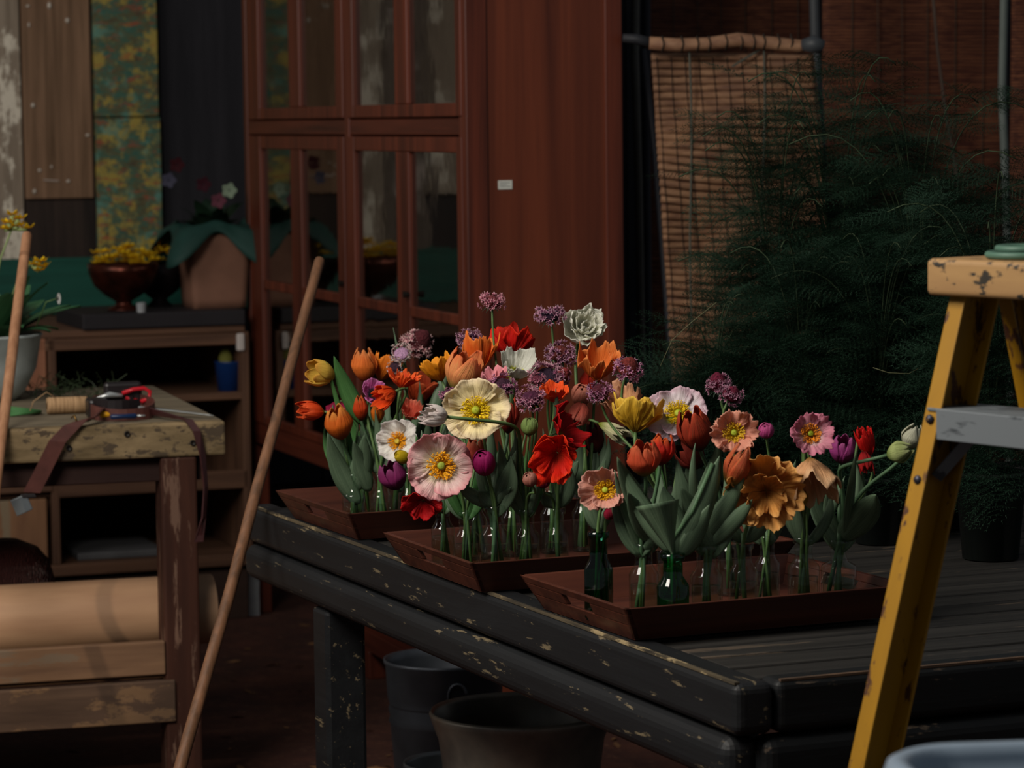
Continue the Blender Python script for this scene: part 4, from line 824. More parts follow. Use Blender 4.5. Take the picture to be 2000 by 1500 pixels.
where = {'m1': 'the left end of the middle tray', 'm2': 'the bottle under the big pink poppy', 'm4': 'the bottle under the small dusty pink bud', 'm6': 'the back row behind the cream poppy', 'm7': 'the back row in the middle of the bunch', 'm9': 'the back row behind the square green bottle', 'b1': 'the leftmost bottle of the back tray', 'b3': 'the bottle behind the hanging red poppy', 'b4': 'the rear left bottle of the back tray', 'b5': 'the rear bottle under the pale pink scabious', 'b6': 'the rear bottle behind the big pink poppy', 'c1': 'the clear bottle between the two green ones', 'c2': 'the clear bottle right of the round green one', 'c4': 'the set-back bottle under the amber double poppy', 'c5': 'the bottle under the nodding apricot poppy', 'c7': 'the back row bottle under the salmon frilled poppy', 'c8': 'the back row bottle under the yellow poppy'}
for bk, wh in where.items():
    p, h, r, nr = BOT[bk]; R = thing('tulip_foliage', 'dark green leaves and stalks crowding ' + wh, 'leaves', p + V(0, 0, .009), 'loose leaves in the bottles')
    MB().tube([p + V(-.003, 0, .01), p + V(0, 0, h * .6), p + V(0, 0, h + .02)], .003, 7).build('stem', STEMB, R, smooth=True)
    for q in range(6 if bk[0] != 'c' else 3):
        s_ = (-1, 1)[q % 2]; t = p + V(s_ * random.uniform(.004, .045), random.uniform(-.03, .03), h + random.uniform(.05, .13))
        leaf(R, p + V(s_ * .003, 0, h - .015), t, random.uniform(.016, .034), V(s_ * random.uniform(0, .015), 0, 0), random.choice((LEAF, LEAF, LEAF2)), random.uniform(.1, .5), V(random.uniform(-.9, .9), -1, .2))
    for q in range(2): t = p + V(random.uniform(-.03, .03), random.uniform(-.02, .02), h + random.uniform(.05, .12)); MB().tube([p + V(random.uniform(-.008, .008), 0, .012), p + V(0, 0, h), t], [.003, .0028, .0015], 6).build('stalk', STEM, R, smooth=True)

# ================================================================== ferns on the table
def build_ferns():
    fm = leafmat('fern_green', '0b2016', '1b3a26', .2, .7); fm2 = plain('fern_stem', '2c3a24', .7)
    def frond_template():
        tr = []
        for i in range(11):
            t = .06 + .92 * i / 11; L_ = .36 * math.sin(math.pi * (t * .72 + .24)) ** 1.1
            for s in (-1, 1):
                d = V(.62, s * .78, random.uniform(-.15, .15)).normalized(); o = V(t, 0, -.08 * t * t); n = max(4, int(L_ * 34))
                tr.append((o, o + V(.006, 0, 0), o + d * L_))
                for k in range(n):
                    q = o + d * L_ * (k + .4) / n - Z * .05 * (k / n) ** 2
                    for s2 in (-1, 1, 0):
                        dd = (d * .7 + V(-d.y, d.x, 0) * s2 * .75 + V(0, 0, random.uniform(-.6, .6))).normalized() * random.uniform(.03, .055); w = V(-dd.y, dd.x, .01) * .075
                        tr.append((q - w, q + w, q + dd))
        return np.array([[tuple(p) for p in x] for x in tr])
    temp = frond_template()
    def fern(u, D, pot_r, pot_h, stems, reach, hgt, label, potlabel, lean=0.0):
        p = PD(u, 800, D); p = V(p.x, p.y, .746)
        P = thing('plant_pot', potlabel, 'pot', p, 'dark pots under the ferns')
        MB().lathe([(.001, 0), (pot_r * .8, 0), (pot_r, pot_h), (pot_r * 1.05, pot_h), (pot_r * 1.05, pot_h + .008), (pot_r * .93, pot_h + .008), (pot_r * .9, pot_h - .02), (.001, pot_h - .02)], p, 24).build('pot_body', plain('dark_green_pot', '141c18', .7), P, smooth=True)
        R = thing('asparagus_fern', label, 'plant', p + V(0, 0, pot_h - .02), 'feathery dark ferns at the back of the table')
        V_ = []; st = MB(); base = p + V(0, 0, pot_h - .02)
        for s in range(stems):
            a = s * 2.4 + random.random(); up = random.uniform(.4, 1.12) ** .8; rc = reach * random.uniform(.35, 1.1); h = hgt * up
            end = base + V(math.cos(a) * rc + lean, math.sin(a) * rc * .5, h - .15 * rc); top = base + V(math.cos(a) * rc * .25, math.sin(a) * rc * .2, h * 1.1)
            pts = bez(base, base + V(0, 0, h * .6), top, end, 14); st.tube(pts, .0013, 4)
            nf = 24
            for k in range(1, nf):
                i = k * 14 // nf; o = pts[i].lerp(pts[min(14, i + 1)], random.random()); ph = random.random() * 6.28; d = V(math.cos(ph), math.sin(ph), random.uniform(-.25, .45)).normalized()
                L_ = random.uniform(.10, .19) * (1.15 - .5 * k / nf); sd = d.cross(Z).normalized(); nn = sd.cross(d); roll = random.uniform(-.6, .6); sd, nn = sd * math.cos(roll) + nn * math.sin(roll), nn * math.cos(roll) - sd * math.sin(roll)
                M_ = np.array([list(d), list(sd), list(nn)]) * L_; V_.append(temp.reshape(-1, 3) @ M_ + np.array(list(o - base)))
        A_ = np.concatenate(V_); me = bpy.data.meshes.new('fern_foliage'); nv = len(A_); me.vertices.add(nv); me.vertices.foreach_set('co', A_.ravel()); me.loops.add(nv); me.loops.foreach_set('vertex_index', np.arange(nv))
        me.polygons.add(nv // 3); me.polygons.foreach_set('loop_start', np.arange(0, nv, 3)); me.update(calc_edges=True); me.materials.append(fm)
        fo = bpy.data.objects.new('fern_foliage', me); COL.objects.link(fo); fo.parent = R
        st.build('fern_stems', fm2, R, smooth=True)
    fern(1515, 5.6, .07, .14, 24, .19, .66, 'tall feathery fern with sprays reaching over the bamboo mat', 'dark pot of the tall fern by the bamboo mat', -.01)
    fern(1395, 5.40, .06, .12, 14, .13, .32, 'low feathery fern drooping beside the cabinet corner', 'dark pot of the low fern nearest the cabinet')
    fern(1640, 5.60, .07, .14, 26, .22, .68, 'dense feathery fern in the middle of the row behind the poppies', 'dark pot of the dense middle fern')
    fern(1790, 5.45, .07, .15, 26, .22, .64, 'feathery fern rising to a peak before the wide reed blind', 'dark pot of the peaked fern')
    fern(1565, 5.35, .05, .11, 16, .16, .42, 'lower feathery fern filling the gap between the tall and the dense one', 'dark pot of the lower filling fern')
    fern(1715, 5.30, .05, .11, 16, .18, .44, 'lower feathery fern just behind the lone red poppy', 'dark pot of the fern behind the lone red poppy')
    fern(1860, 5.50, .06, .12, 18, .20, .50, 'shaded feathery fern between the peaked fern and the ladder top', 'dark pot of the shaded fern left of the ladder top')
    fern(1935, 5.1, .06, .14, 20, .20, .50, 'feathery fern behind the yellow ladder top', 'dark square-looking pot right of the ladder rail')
    for (pts, lab) in (([(1290, 715), (1312, 665), (1350, 630), (1400, 590)], 'pale bare fern tendril curving up beside the bamboo mat'), ([(1705, 718), (1735, 728), (1775, 730), (1800, 716)], 'fine pale tendril sagging in front of the dark ferns')):
        m = MB(); m.tube([PD(u, v, 5.2) for (u, v) in pts], .0007, 4); m.build('fern_tendril', plain('tendril', '5a5a40', .7), bpy.data.objects['asparagus_fern' if pts[0][0] < 1400 else 'asparagus_fern.002'], smooth=True)
build_ferns()

# ================================================================== workbench and what is on it
B0 = PZ(440, 822, .85)
def build_bench():
    O = V(B0.x, B0.y, 0); f = wood('bench_edge', '54462f', '9c8664', e1, 26, 7, .75, '4e4234', .53, .35, .2, 44, 20); tp = wood('bench_top', '5c5244', '857a64', e1, 26, 2, .7, '4a4438', .58)
    lg = wood('bench_leg', '2c1812', '4c2c20', Z, 26, 2, .7, '6c5244', .56, .3, .2, 40, 5); brd = wood('bench_board', '5c4434', '84664c', e1, 26, 2, .7, '6c5c4c', .58); brd2 = wood('bench_board_worn', '3c2e26', '5c483a', e1, 22, 3, .8, '6c543e', .55, .35, .2, 16, 7); dk = wood('bench_apron', '22110e', '34201a', e1, 20, 2, .7)
    R = thing('workbench', 'heavy weathered wooden workbench with a thick pale top at the left', 'workbench', O)
    def B(name, x0, x1, y0, y1, z0, z1, m, bev=.003): q = MB(); q.span(O, e1, e2, x0, x1, y0, y1, z0, z1); return q.build(name, m, R, bevel=bev)
    B('top', -1.5, 0, 0, .04, .775, .85, f, .006); B('top', -1.5, 0, .04, .95, .80, .85, tp, .004)
    B('apron', -1.45, -.05, .03, .06, .72, .775, dk)
    xr0 = on_line(O, e1, 322, .4); xr1 = on_line(O, e1, 392, .4)
    B('leg', xr0, xr1, .005, .09, 0, .775, lg, .006); B('leg', -1.4, -1.32, .01, .09, 0, .775, lg, .006); B('leg', on_line(O, e1, 8, .5), on_line(O, e1, 34, .5), .62, .65, 0, .80, dk)
    B('front_board', -1.4, xr0, .0, .022, .298, .372, brd); B('front_board', -1.4, xr0 + .02, -.004, .018, .193, .285, brd2); B('inner_board', -1.4, xr0, .03, .05, .285, .297, brd)
    B('lower_shelf', -1.4, xr1, .05, .9, .315, .33, dk); B('side_bearer', xr0 + .02, xr0 + .05, .09, .85, .26, .314, lg)
    for u in (134, 248, 376):
        x = on_line(O, e1, u, .82); z = .85 - (.045 if u != 248 else .02); m = MB(); c = O + e1 * x + V(0, 0, z) - e2 * .002; m.lathe([(.0065, -.001), (.0065, .002), (.005, .003), (.005, .0005), (.001, .0005)], c, 14, -e2); m.build('bolt_hole', plain('bolt_dark', '1c1814', .5), R, smooth=True)
    # kraft paper roll
    kx1 = on_line(O + e2 * .19, e1, 412, .41); T = NT('kraft_paper'); n = T.noise(T.coord(e1, 20, 3), 1, 3); kp = T.fin(T.ramp(n, [(.3, '96745a'), (.7, 'ac8a6c')]), .6)
    K = thing('kraft_paper_roll', 'big roll of brown kraft paper lying across the shelf under the workbench', 'paper roll', O + e1 * (kx1 - .6) + e2 * .16 + V(0, 0, .331)); c0 = O + e2 * .172 + V(0, 0, .410)
    q = MB(); q.lathe([(.02, 0), (.077, 0), (.078, .002), (.078, 1.35), (.02, 1.35)], c0 + e1 * kx1, 40, -e1); q.build('paper', kp, K, smooth=False)
    for p in bpy.data.objects[K.children[0].name].data.polygons: p.use_smooth = abs(p.normal.dot(e1)) < .5
    def torn(i, j):
        x = kx1 - .22 - 1.1 * j; a = -.9 - .35 * i - .25 * i * noise.noise(V(j * 9, 0, 0)) - .12 * i * noise.noise(V(j * 30, 3, 0)); r = .0795; return c0 + e1 * x - e2 * math.cos(a) * r + Z * math.sin(a) * r
    q = MB(); q.grid(torn, 5, 60); q.build('torn_edge', kp, K, smooth=True, solid=.0008)
    # basket
    cb = O + e1 * on_line(O + e2 * .42, e1, 10, .5) + e2 * .42 + V(0, 0, .331); T = NT('dark_wicker'); br = T.new('ShaderNodeTexWave'); T.l(T.coord(None, 60), br.inputs[0]); br.inputs['Scale'].default_value = 1.2; br.inputs['Distortion'].default_value = 6; T.bump(br.outputs['Fac'], .8, .01)
    wk = T.fin(T.ramp(br.outputs['Fac'], [(.2, '1c0c0c'), (.9, '4a2422')]), .45)
    K = thing('wicker_basket', 'dark red-brown round wicker basket behind the kraft paper roll', 'basket', cb); MB().lathe([(.001, 0), (.08, 0), (.105, .05), (.114, .12), (.10, .175), (.075, .205), (.03, .225), (.001, .228)], cb, 36).build('basket_body', wk, K, smooth=True)
    MB().tube([cb + V(.1145 * math.cos(a * .2618), .1145 * math.sin(a * .2618), .12) for a in range(25)], .005, 6).build('rim', wk, K, smooth=True)
    # ---- things on the top
    def top(u, y): x = on_line(O + e2 * y, e1, u, .85); q = O + e2 * y + e1 * x; return V(q.x, q.y, .8505)
    # twine spool
    p = top(92, .30); r = .019; K = thing('twine_roll', 'short roll of straw-coloured twine lying beside the leather tool belt', 'twine', p)
    T = NT('twine'); w = T.noise(T.coord(e1, 12, 260), 1, 3); T.bump(w, .6, .003); tw = T.fin(T.ramp(w, [(.3, '8a6c4c'), (.7, 'c09c74')]), .85)
    MB().lathe([(.008, 0), (.0175, 0), (.019, .004), (.019, .088), (.0165, .092), (.008, .092)], p + V(0, 0, r), 24, e1).build('twine_body', tw, K, smooth=True)
    MB().tube([p + e1 * .02 + V(0, 0, .037), p - e1 * .0 + V(0, 0, .05), p - e1 * .03 + V(0, 0, .03), p - e1 * .04 + V(0, 0, .003)], .0012, 5).build('loose_end', tw, K, smooth=True)
    # cut stems
    K = thing('cut_stem_bundle', 'small bundle of green cut stems lying left of the twine roll', 'stems', top(60, .30))
    for i in range(9): y = .27 + .012 * i; MB().tube([top(20, y) + V(0, 0, .004 + .004 * (i % 3)), top(52, y) + V(0, 0, .007), top(80, .30 + .002 * i) + V(0, 0, .006)], .003, 6).build('cut_stem', plain('cut_green', '3c6c3c', .6), K, smooth=True)
    # tool belt: ring of leather, pouches, two hanging straps
    lea = plain('brown_leather', '54302a', .45, 0, .25, 30, .4); dkl = plain('black_leather', '171012', .4, 0, .2, 30, .5)
    cx = top(238, .16); K = thing('leather_tool_belt', 'coiled brown leather tool belt with hanging straps on the workbench corner', 'tool belt', cx)
    ring = [cx + e1 * .072 * math.cos(a * .2618) + e2 * .075 * math.sin(a * .2618) + V(0, 0, .022 + .012 * math.sin(a * .2618)) for a in range(25)]
    MB().ribbon(ring, V(0, 0, .030), .004).build('belt_loop', lea, K, smooth=False)
    ring = [cx - e1 * .008 + e1 * .058 * math.cos(a * .2618) + e2 * .06 * math.sin(a * .2618) + V(0, 0, .034) for a in range(3, 22)]
    MB().ribbon(ring, V(0, 0, .02), .004).build('belt_loop', dkl, K)
    m = MB(); m.span(V(cx.x, cx.y, 0), e1, e2, -.075, -.03, -.02, .05, .8505, .895); m.build('pouch', dkl, K, bevel=.008, seg=3)
    m = MB(); m.span(V(cx.x, cx.y, 0), e1, e2, -.03, .055, .05, .075, .8505, .925); m.build('pouch', dkl, K, bevel=.008, seg=3)
    yf = -.016; fr = lambda u, v, y=yf: (lambda q: q)(PD(u, v, (O + e2 * y + e1 * on_line(O + e2 * y, e1, u, .7)).y))
    pts = [cx - e1 * .05 - e2 * .05 + V(0, 0, .022), top(180, .03) + V(0, 0, .012), top(158, -.004) + V(0, 0, .012), top(140, -.012) + V(0, 0, .002), fr(112, 862), fr(86, 915), fr(62, 962)]
    MB().ribbon(pts, [V(.012, -.012, .016), V(.018, -.010, .010), V(.028, -.004, .006)] + [e1 * .036 + V(0, 0, -.004)] * 4, .0035).build('hanging_strap', lea, K)
    b = fr(42, 986); m = MB(); m.box(b, e1 * .017 + V(0, 0, .007), e2 * .004, V(-.007, 0, .017)); o = m.build('buckle', plain('grey_plastic', '565c60', .4), K, bevel=.002); o['label'] = 'grey clip buckle'
    m = MB(); m.box(fr(56, 968), e1 * .015, e2 * .004, V(-.002, 0, .004)); m.build('buckle_bar', dkl, K, bevel=.001)
    pts = [cx + e1 * .05 - e2 * .04 + V(0, 0, .018), top(345, .03) + V(0, 0, .008), top(368, -.004) + V(0, 0, .005), fr(384, 842), fr(396, 890), fr(402, 950), fr(398, 1010), fr(388, 1058)]
    MB().ribbon(pts, [V(.0, -.010, .016), V(.010, -.014, .006), e1 * .018, e1 * .017, e1 * .013 + e2 * .01, e1 * .010 + e2 * .01, e1 * .010 + e2 * .012, e1 * .02], .0035).build('hanging_strap', plain('dark_leather', '3a1c1c', .4, 0, .2, 30, .5), K)
    m = MB(); m.tube([top(150, -.006) + V(0, 0, .012), top(146, .0) + V(0, 0, .024), top(140, .012) + V(0, 0, .018)], .0022, 6); m.build('brass_ring', plain('brass', '8a6a3a', .3, .8), K, smooth=True)
    # tools in the belt
    def tool(name, label, cat, u, y, u2, y2, r, mat, z=.03, z2=None, tip=None):
        a = top(u, y) + V(0, 0, z); b_ = top(u2, y2) + V(0, 0, z if z2 is None else z2); K2 = thing(name, label, cat, V(a.x, a.y, .8505)); d = (b_ - a)
        MB().tube([a, a + d * .05, a + d * .5, a + d * .93, b_], [r * .6, r, r * .85, r, r * .5], 12).build('handle', mat, K2, smooth=True)
        if tip: MB().tube([b_, b_ + d.normalized() * .018], [r * .45, r * .3], 8).build('metal_tip', tip, K2, smooth=True)
    steel = plain('bright_steel', 'c4c8c8', .3, .6)
    tool('screwdriver', 'yellow-handled screwdriver stub in the tool belt', 'tool', 196, .10, 218, .10, .0075, plain('tool_yellow', 'd89c1c', .35), .014, None, steel)
    tool('pocket_torch', 'olive and steel pocket torch lying across the tool belt', 'torch', 222, .14, 262, .12, .0085, plain('tool_olive', '5c5420', .4, .2), .028, .026, steel)
    tool('blue_pliers', 'dark blue handled pliers at the front of the tool belt', 'tool', 216, .06, 268, .06, .006, plain('tool_blue', '12284c', .35), .012, None, steel)
    K2 = thing('red_secateurs', 'garden secateurs with red looped handles at the back of the tool belt', 'secateurs', top(270, .20)); rm = plain('tool_red', 'b81c28', .3)
    MB().tube([top(240, .2) + V(0, 0, .050), top(262, .2) + V(0, 0, .058), top(282, .2) + V(0, 0, .060), top(294, .2) + V(0, 0, .052), top(292, .2) + V(0, 0, .036), top(276, .2) + V(0, 0, .03)], .0048, 8).build('handle', rm, K2, smooth=True)
    MB().tube([top(246, .21) + V(0, 0, .04), top(262, .21) + V(0, 0, .034), top(278, .21) + V(0, 0, .03)], .004, 8).build('handle', rm, K2, smooth=True)
    MB().tube([top(240, .2) + V(0, 0, .045), top(215, .2) + V(0, 0, .048), top(190, .19) + V(0, 0, .044)], [.004, .007, .001], 8).build('blade', steel, K2, smooth=True)
    MB().lathe([(.001, 0), (.0065, 0), (.0065, .012), (.001, .014)], top(264, .12) + V(0, 0, .028), 12).build('steel_cap', steel, bpy.data.objects['pocket_torch'])
    K2 = thing('trowel_blade', 'long tapering steel trowel blade lying by the bench end', 'trowel', top(330, .08)); m = MB()
    m.grid(lambda i, j: top(285 + 132 * i, .16 - .10 * i) + e2 * (j - .5) * .05 * (1 - i) ** .7 + V(0, 0, .018 - .014 * i + .006 * abs(j - .5)), 12, 4); m.build('blade', steel, K2, smooth=True, solid=.0012)
    MB().tube([top(285, .16) + V(0, 0, .018), top(262, .175) + V(0, 0, .022)], .004, 8).build('tang', steel, K2, smooth=True)
    # grey tub with primroses
    p = top(-38, .72); K = thing('grey_metal_tub', 'grey galvanised tub planted with primroses at the back of the workbench', 'tub', p)
    MB().lathe([(.001, 0), (.085, 0), (.105, .02), (.133, .075), (.146, .150), (.150, .153), (.147, .158), (.141, .153), (.125, .08), (.09, .03), (.001, .03)], p, 40).build('tub_wall', plain('galvanised', 'a4acaa', .55, .15, .25, 14), K, smooth=True)
    MB().lathe([(.001, .13), (.137, .13)], p, 24).build('soil', plain('soil', '2a201a', .9), K)
    R2 = thing('primrose_plant', 'leafy primrose plant with yellow clusters growing in the grey tub', 'plant', p + V(0, 0, .13)); lm = leafmat('primrose_leaf', '2c5434', '4a7850'); q = p + V(0, 0, .13)
    for i in range(48):
        a = i * 2.4; el = random.uniform(.5, 1.4); L_ = random.uniform(.12, .23); d = V(math.cos(a) * math.cos(el), math.sin(a) * math.cos(el), math.sin(el)); s = d.cross(Z).normalized(); m = MB(); b_ = q + d * .02 + V(math.cos(a), math.sin(a), 0) * .05
        m.grid(lambda i, j, b_=b_, d=d, s=s, L_=L_: b_ + d * L_ * i + s * (j - .5) * .075 * math.sin(math.pi * min(.98, .08 + i * .9)) - Z * (.06 * i * i - .01 * abs(j - .5)) , 6, 4); m.build('leaf', lm, R2, smooth=True)
    ym = petal('e89c10', 'f8c818', 'fcd430', 'f8c818')
    def umbel(u, v, D, spots, su, sv):
        c = PD(u, v, D); MB().tube([PD(su, sv, D + .02), PD((su + u) / 2 - 6, (sv + v) / 2, D), c], .0025, 6).build('flower_stalk', plain('pale_stalk', '7c8c5c', .6), R2, smooth=True)
        for (du, dv) in spots:
            t = PD(u + du, v + dv, D - .01); MB().tube([c, c.lerp(t, .6), t], [.001, .005, .006], 8).build('calyx', plain('pale_calyx', '8c9c64', .6), R2, smooth=True); m = MB(); yellow_cup(m, t, .021, random.random()); m.build('blossom', ym, R2, smooth=True)
    umbel(22, 450, p.y - .1, ((2, -30), (-6, -14), (12, -8), (30, -4), (14, -22), (-12, -2)), -8, 560)
    umbel(58, 515, p.y - .12, ((20, -4), (24, 6), (18, 14), (10, 2)), 20, 590)
    # white daisy head beside it
    c = PD(112, 583, p.y - .06); R3 = thing('white_daisy', 'white daisy head nodding right of the primrose leaves', 'flower', V(c.x - .05, c.y, 1.0)); MB().tube([PD(70, 640, p.y - .04), PD(90, 590, p.y - .06), c], .0015, 5).build('stem', STEM, R3, smooth=True); m = MB()
    for k in range(22):
        a = k * .2856; d = V(.35 * math.cos(a), -.25, math.sin(a)) ; s = V(-math.sin(a) * .5, 0, math.cos(a)) * .15; m.grid(lambda i, j, d=d, s=s: c + d * .013 * (.3 + .7 * i) + s * (j - .5) * .02 + V(.004 * i, 0, 0), 2, 1)
    m.build('petals', petal('e4e4dc', 'e8e8e4', 'f0f0ec'), R3, smooth=True); MB().lathe([(.005, 0), (.004, .003), (.0005, .004)], c, 10, V(.6, -.7, 0)).build('disc', plain('daisy_disc', '3c4438', .7), R3)
    # wispy creeping plant trailing on the bench
    m = MB(); c = top(120, .8)
    for i in range(60):
        a = random.random() * 6.28; o = c + V(random.uniform(-.12, .14), random.uniform(-.12, .05), 0); t = o + V(math.cos(a) * .05, math.sin(a) * .05, random.uniform(.01, .06)); m.tube([o, o.lerp(t, .5) + V(0, 0, .01), t], .0009, 3)
        for k in range(3): q_ = o.lerp(t, .4 + .2 * k); w = V(random.uniform(-1, 1), random.uniform(-1, 1), random.uniform(-.3, 1)).normalized() * .009; x = w.cross(Z).normalized() * .004; m.add([q_, q_ + w * .5 + x, q_ + w, q_ + w * .5 - x], [(0, 1, 2, 3)])
    tag(m.build('trailing_sprigs', leafmat('sprig', '2c3c24', '46543a')), 'tangle of wispy green sprigs trailing at the back of the workbench', 'sprigs', None, 'stuff')
build_bench()

# ================================================================== leaning handles
def handle(Pb, Pm, vtop, r0, r1, mat, label, grooves=0):
    d = Pm - Pb; t = 1.0
    while proj(Pb + d * t)[1] > vtop and t < 4: t += .003
    Pt = Pb + d * t; R = thing('wooden_pole', label, 'pole', V(Pb.x, Pb.y, 0), 'long wooden poles'); n = d.normalized()
    pts = []; rr = []
    for i in range(25):
        s = i / 24; w = V(noise.noise(V(s * 5, 1, 0)), noise.noise(V(s * 5, 7, 0)), 0) * .004; pts.append(Pb.lerp(Pt, s) + w); rr.append(r1 + (r0 - r1) * s)
    e = pts[-1]; pts += [e + n * r0 * .6, e + n * r0 * .95]; rr += [r0 * .85, r0 * .3]
    MB().tube(pts, rr, 16).build('shaft', mat, R, smooth=True)
    for k in range(grooves):
        c = Pt - n * (.055 + k * .006); MB().lathe([(r0 * 1.0, -.0006), (r0 * 1.03, 0), (r0 * 1.0, .0006)], c, 16, n).build('turned_groove', plain('groove', '4c3222', .7), R)
sm = wood('handle_wood', '4c3626', '80593f', V(.2, .3, .9), 60, 3, .5, None, .6, .1)
smp = wood('handle_wood_pale', '8a6044', 'b08362', V(.1, .3, .9), 60, 3, .5, None, .6, .1)
_Pm = PZ(509, 1008, .75) - dB * .022
handle(PZ(236, 1945, 0) + V(0, 0, .012), _Pm, 512, .0105, .0125, sm, 'long brown wooden handle leaning against the far corner of the slatted table')
_x = on_line(V(B0.x, B0.y, 0) - e2 * .014, e1, 5, .84); _Pm = V(B0.x, B0.y, 0) - e2 * .016 + e1 * _x + V(0, 0, .85)
_v = proj(_Pm)[1]; _Pb = PD(5 - (1850 - _v) * .115, 1850, 5.62); _Pb.z = .012
handle(_Pb, _Pm, 462, .0115, .0125, smp, 'pale wooden handle with two turned grooves leaning on the workbench at the far left', 2)

# ================================================================== stepladder
def build_ladder():
    rg = V(.589, -.808, 0); n = V(-.808, -.589, 0); T0 = PD(1857, 570, 3.75); F0 = PD(1407, 2715, 3.55); F0.z = 0.0
    y1 = wood('ladder_yellow', '8c640e', 'a87a10', Z, 14, 2, .45, '4a2c1c', .575, .1, .35, 34, 12); y2 = wood('ladder_cap_paint', '94724c', 'b08c5c', rg, 20, 3, .5, '34302a', .56, .1, .3, 44, 22)
    al = NT('scuffed_aluminium'); q = al.noise(al.coord(rg, 20, 5), 1, 5, .7); alm = al.fin(al.mix(al.ramp(q, [(.52, 0.0), (.57, .8)]), '70767a', '303438'), .5, .2)
    R = thing('stepladder', 'yellow stepladder with a scuffed cap and grey treads in the right foreground', 'ladder', F0)
    ht = T0 - F0; W_ = .42
    def channel(a, b, x, inward, name, fl=.027, web=.062, th=.004, dp=None):
        """C-channel from a (foot) to b (top); x = flange direction, inward = web direction"""
        m = MB(); ax = b - a; 
        def slab(o, p, q): vs = [o, o + p, o + p + q, o + q]; vs += [v + ax for v in vs]; m.add([a + v for v in vs[:4]] + [a + v for v in vs[4:]], [(3, 2, 1, 0), (4, 5, 6, 7), (0, 1, 5, 4), (1, 2, 6, 5), (2, 3, 7, 6), (3, 0, 4, 7)])
        slab(V(0, 0, 0), x * fl, inward * th); slab(inward * th, x * th, inward * (web - 2 * th)); slab(inward * (web - th), x * fl, inward * th)
        return m.build(name, y1, R, bevel=.0012)
    channel(F0, T0, rg, -n, 'front_rail'); F1 = F0 + rg * (W_ + .04); T1 = T0 + rg * W_; channel(F1, T1, -rg, -n, 'front_rail')
    Tb = T0 - n * .075 + rg * .004; Fb = Tb - n * .34; Fb.z = 0; Tb.z = T0.z
    channel(Fb, Tb, rg, -n, 'rear_rail', .022, .04); channel(Fb + rg * (W_ + .01), Tb + rg * (W_ - .01), -rg, -n, 'rear_rail', .022, .04)
    c = V(T0.x, T0.y, 0); m = MB(); m.span(c, rg, -n, -.022, W_ + .02, -.022, .125, T0.z - .004, T0.z + .042); m.build('top_cap', y2, R, bevel=.007, seg=4)
    def at(z): return F0 + ht * (z / T0.z)
    for z in (1.118, .66, .22):
        p = at(z); m = MB(); o = V(p.x, p.y, 0)
        m.span(o, rg, -n, .026, W_ - .02 + .03 * (1 - z / 1.3), -.002, .002, z - .018, z + .020); m.span(o, rg, -n, .006, W_ + .02, .002, .085, z + .016, z + .020); m.span(o, rg, -n, .006, W_ + .02, .081, .085, z - .010, z + .02)
        m.build('tread', alm, R, bevel=.001)
        for s in (.0,): m = MB(); m.lathe([(.0062, 0), (.005, .003), (.001, .004)], p + rg * .0135 + V(0, 0, .006) + n * .0, 12, n); m.build('rivet', plain('rivet_dark', '3a3a44', .4, .5), R, smooth=True)
        m = MB(); b0 = p + rg * .012 - n * .012 - V(0, 0, .068); b1 = p + rg * .04 - n * .045 - V(0, 0, .018); m.ribbon([b0, b1], n * .0 + (b1 - b0).cross(rg).normalized() * .018, .002); m.build('brace', alm, R)
        m = MB(); q2 = at(z - .068); m.lathe([(.0062, 0), (.005, .003), (.001, .004)], q2 + rg * .0135, 12, n); m.build('rivet', plain('rivet_dark', '3a3a44', .4, .5), R, smooth=True)
    for z in (.35,): m = MB(); m.tube([Fb + V(0, 0, z) + rg * .01 + n * .09, Fb + V(0, 0, z) + rg * W_ + n * .09], .008, 8); m.build('rear_brace', alm, R, smooth=True)
    # coil on the cap
    k = c + rg * .085 - n * .05 + V(0, 0, T0.z + .0422); G = thing('green_hose_coil', 'flat green coiled hose resting on the ladder cap', 'hose', k)
    for i in range(2): m = MB(); rr = .05 - i * .012; m.tube([k + V(rr * math.cos(a * .2618), rr * math.sin(a * .2618), .005 + i * .0075) for a in range(25)], .0045, 8, False); m.build('hose_loop', plain('hose_green', '4c6c5c', .5), G, smooth=True)
build_ladder()

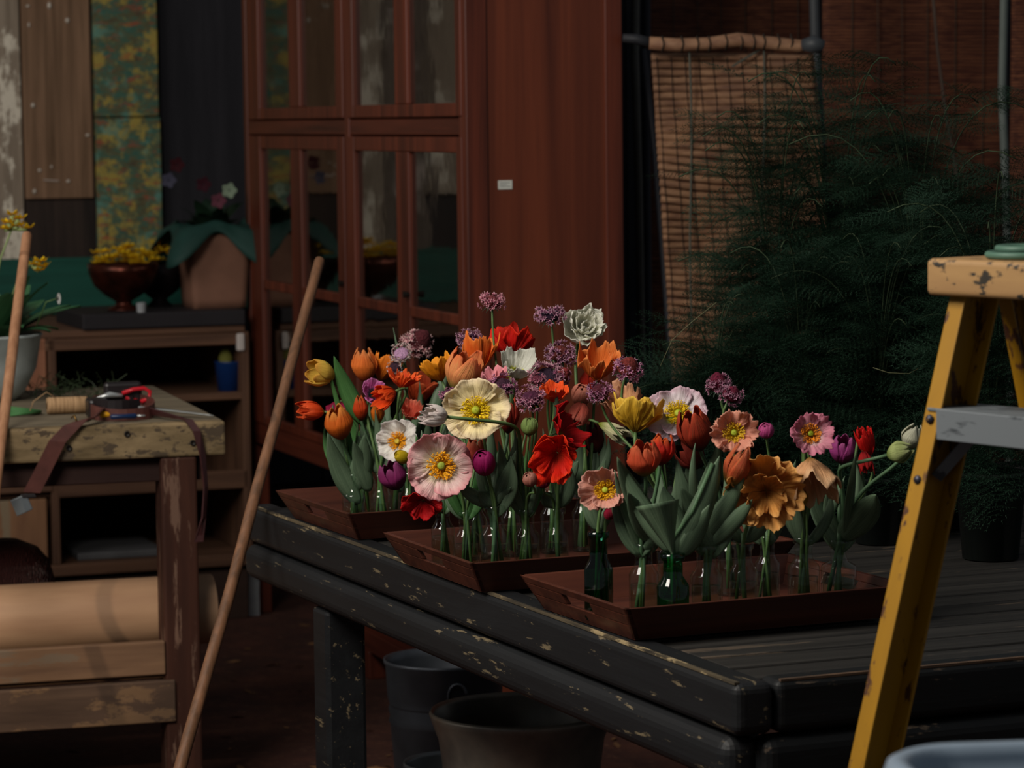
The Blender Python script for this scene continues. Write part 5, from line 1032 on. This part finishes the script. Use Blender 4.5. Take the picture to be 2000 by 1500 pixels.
# ================================================================== pale cart corner, lower right
def build_cart():
    c = PD(1690, 1490, 2.75); x0, y1_ = c.x, c.y; zt = 1.5 - (1462 - 222) * 2.75 / F_PX; w, d = .75, .42
    R = thing('utility_cart', 'pale blue-grey rounded cart top blurred at the bottom right corner', 'cart', V(x0 + w / 2, y1_ - d / 2, 0)); gm = plain('pale_grey_enamel', '8c9cac', .35, .1, .08)
    rot = Matrix.Rotation(.10, 3, 'Z'); O = V(x0, y1_, 0)
    def rr(off, z, rad=.08, n=8):
        pts = []
        for (cx, cy, a0) in ((w - rad, -rad, 0), (rad, -rad, 1), (rad, -d + rad, 2), (w - rad, -d + rad, 3)):
            for k in range(n + 1): a = (a0 + k / n) * math.pi / 2; pts.append(O + rot @ V(cx + (rad + off) * math.cos(a), cy + (rad + off) * math.sin(a), 0) + V(0, 0, z))
        return pts
    m = MB(); rings = [rr(-.006, zt - .05), rr(0, zt - .045), rr(.0, zt - .015), rr(-.004, zt - .004), rr(-.012, zt), rr(-.022, zt - .003), rr(-.026, zt - .012), rr(-.03, zt - .03)]; N = len(rings[0])
    vs = [p for r in rings for p in r]; fs = [(i * N + k, i * N + (k + 1) % N, (i + 1) * N + (k + 1) % N, (i + 1) * N + k) for i in range(len(rings) - 1) for k in range(N)]; fs += [tuple(range(N))[::-1], tuple(range((len(rings) - 1) * N, len(rings) * N))]
    m.add(vs, fs); m.build('tray_top', gm, R, smooth=True)
    for (x, y) in ((.06, -.06), (w - .06, -.06), (.06, -d + .06), (w - .06, -d + .06)): q = O + rot @ V(x, y, 0); MB().tube([q + V(0, 0, .0), q + V(0, 0, zt - .048)], .014, 10).build('leg', gm, R, smooth=True)
build_cart()

# ================================================================== buckets and pans under the table
def build_buckets():
    zin = plain('dull_zinc', '4a4e54', .45, .7, .25, 10); st = NT('dull_steel'); n = st.noise(st.coord(None, 8), 1, 5); stm = st.fin(st.ramp(n, [(.3, '5c5a56'), (.6, '8c8478'), (.8, '7a5c40')]), .38, .45)
    def vessel(name, label, cat, u, v, z, r, prof, mat, extra=None):
        p = PZ(u, v, z); p = V(p.x, p.y, .001); R = thing(name, label, cat, p); MB().lathe([(a * r, b * z) for a, b in prof], p, 44).build('vessel_wall', mat, R, smooth=True); return p, R
    p, R = vessel('galvanised_bucket', 'tall ribbed galvanised bucket standing under the table behind the leg', 'bucket', 868, 1288, .33, .133, [(.001, 0), (.78, 0), (.80, .02), (.9, .58), (.925, .60), (.9, .63), (.93, .68), (.905, .71), (.94, .76), (.97, .97), (1.0, .99), (1.0, 1.01), (.97, 1.01), (.95, .95), (.8, .06), (.001, .06)], zin)
    MB().tube([p + V(.03 + .02 * math.cos(a * .4), -.129, .27 + .028 * math.sin(a * .4)) for a in range(16)], .003, 6).build('handle_ring', zin, R, smooth=True)
    vessel('steel_pan', 'wide flared steel pan under the table front', 'pan', 1018, 1392, .35, .176, [(.001, 0), (.78, 0), (.82, .04), (.88, .72), (.92, .86), (1.0, .97), (1.02, 1.0), (1.0, 1.02), (.96, .99), (.88, .85), (.84, .7), (.78, .05), (.001, .04)], stm)
    vessel('zinc_bowl', 'small zinc bowl with a rolled rim half hidden left of the wide pan', 'bowl', 885, 1492, .2, .10, [(.001, 0), (.6, 0), (.85, .5), (.97, .95), (1.02, .98), (1.0, 1.03), (.95, .98), (.8, .5), (.5, .1), (.001, .08)], plain('zinc_bowl', '585c60', .4, .7))
    # litter on the earth
    m = MB()
    for i in range(260):
        p = V(random.uniform(-1.6, .6), random.uniform(5.2, 9.0), .003); a = random.random() * 6.28; L_ = random.uniform(.008, .03); d = V(math.cos(a), math.sin(a), .1) * L_; s = V(-math.sin(a), math.cos(a), random.uniform(-.4, .4)) * L_ * .35; m.add([p - d, p + s, p + d, p - s], [(0, 1, 2, 3)])
    tag(m.build('fallen_leaf_litter', plain('leaf_litter', '6c4c30', .8, 0, .5, 4)), 'scraps of dry leaf litter scattered over the red earth', 'litter', None, 'stuff')
build_buckets()
for o in bpy.data.objects:
    if '_w' in o: del o['_w']
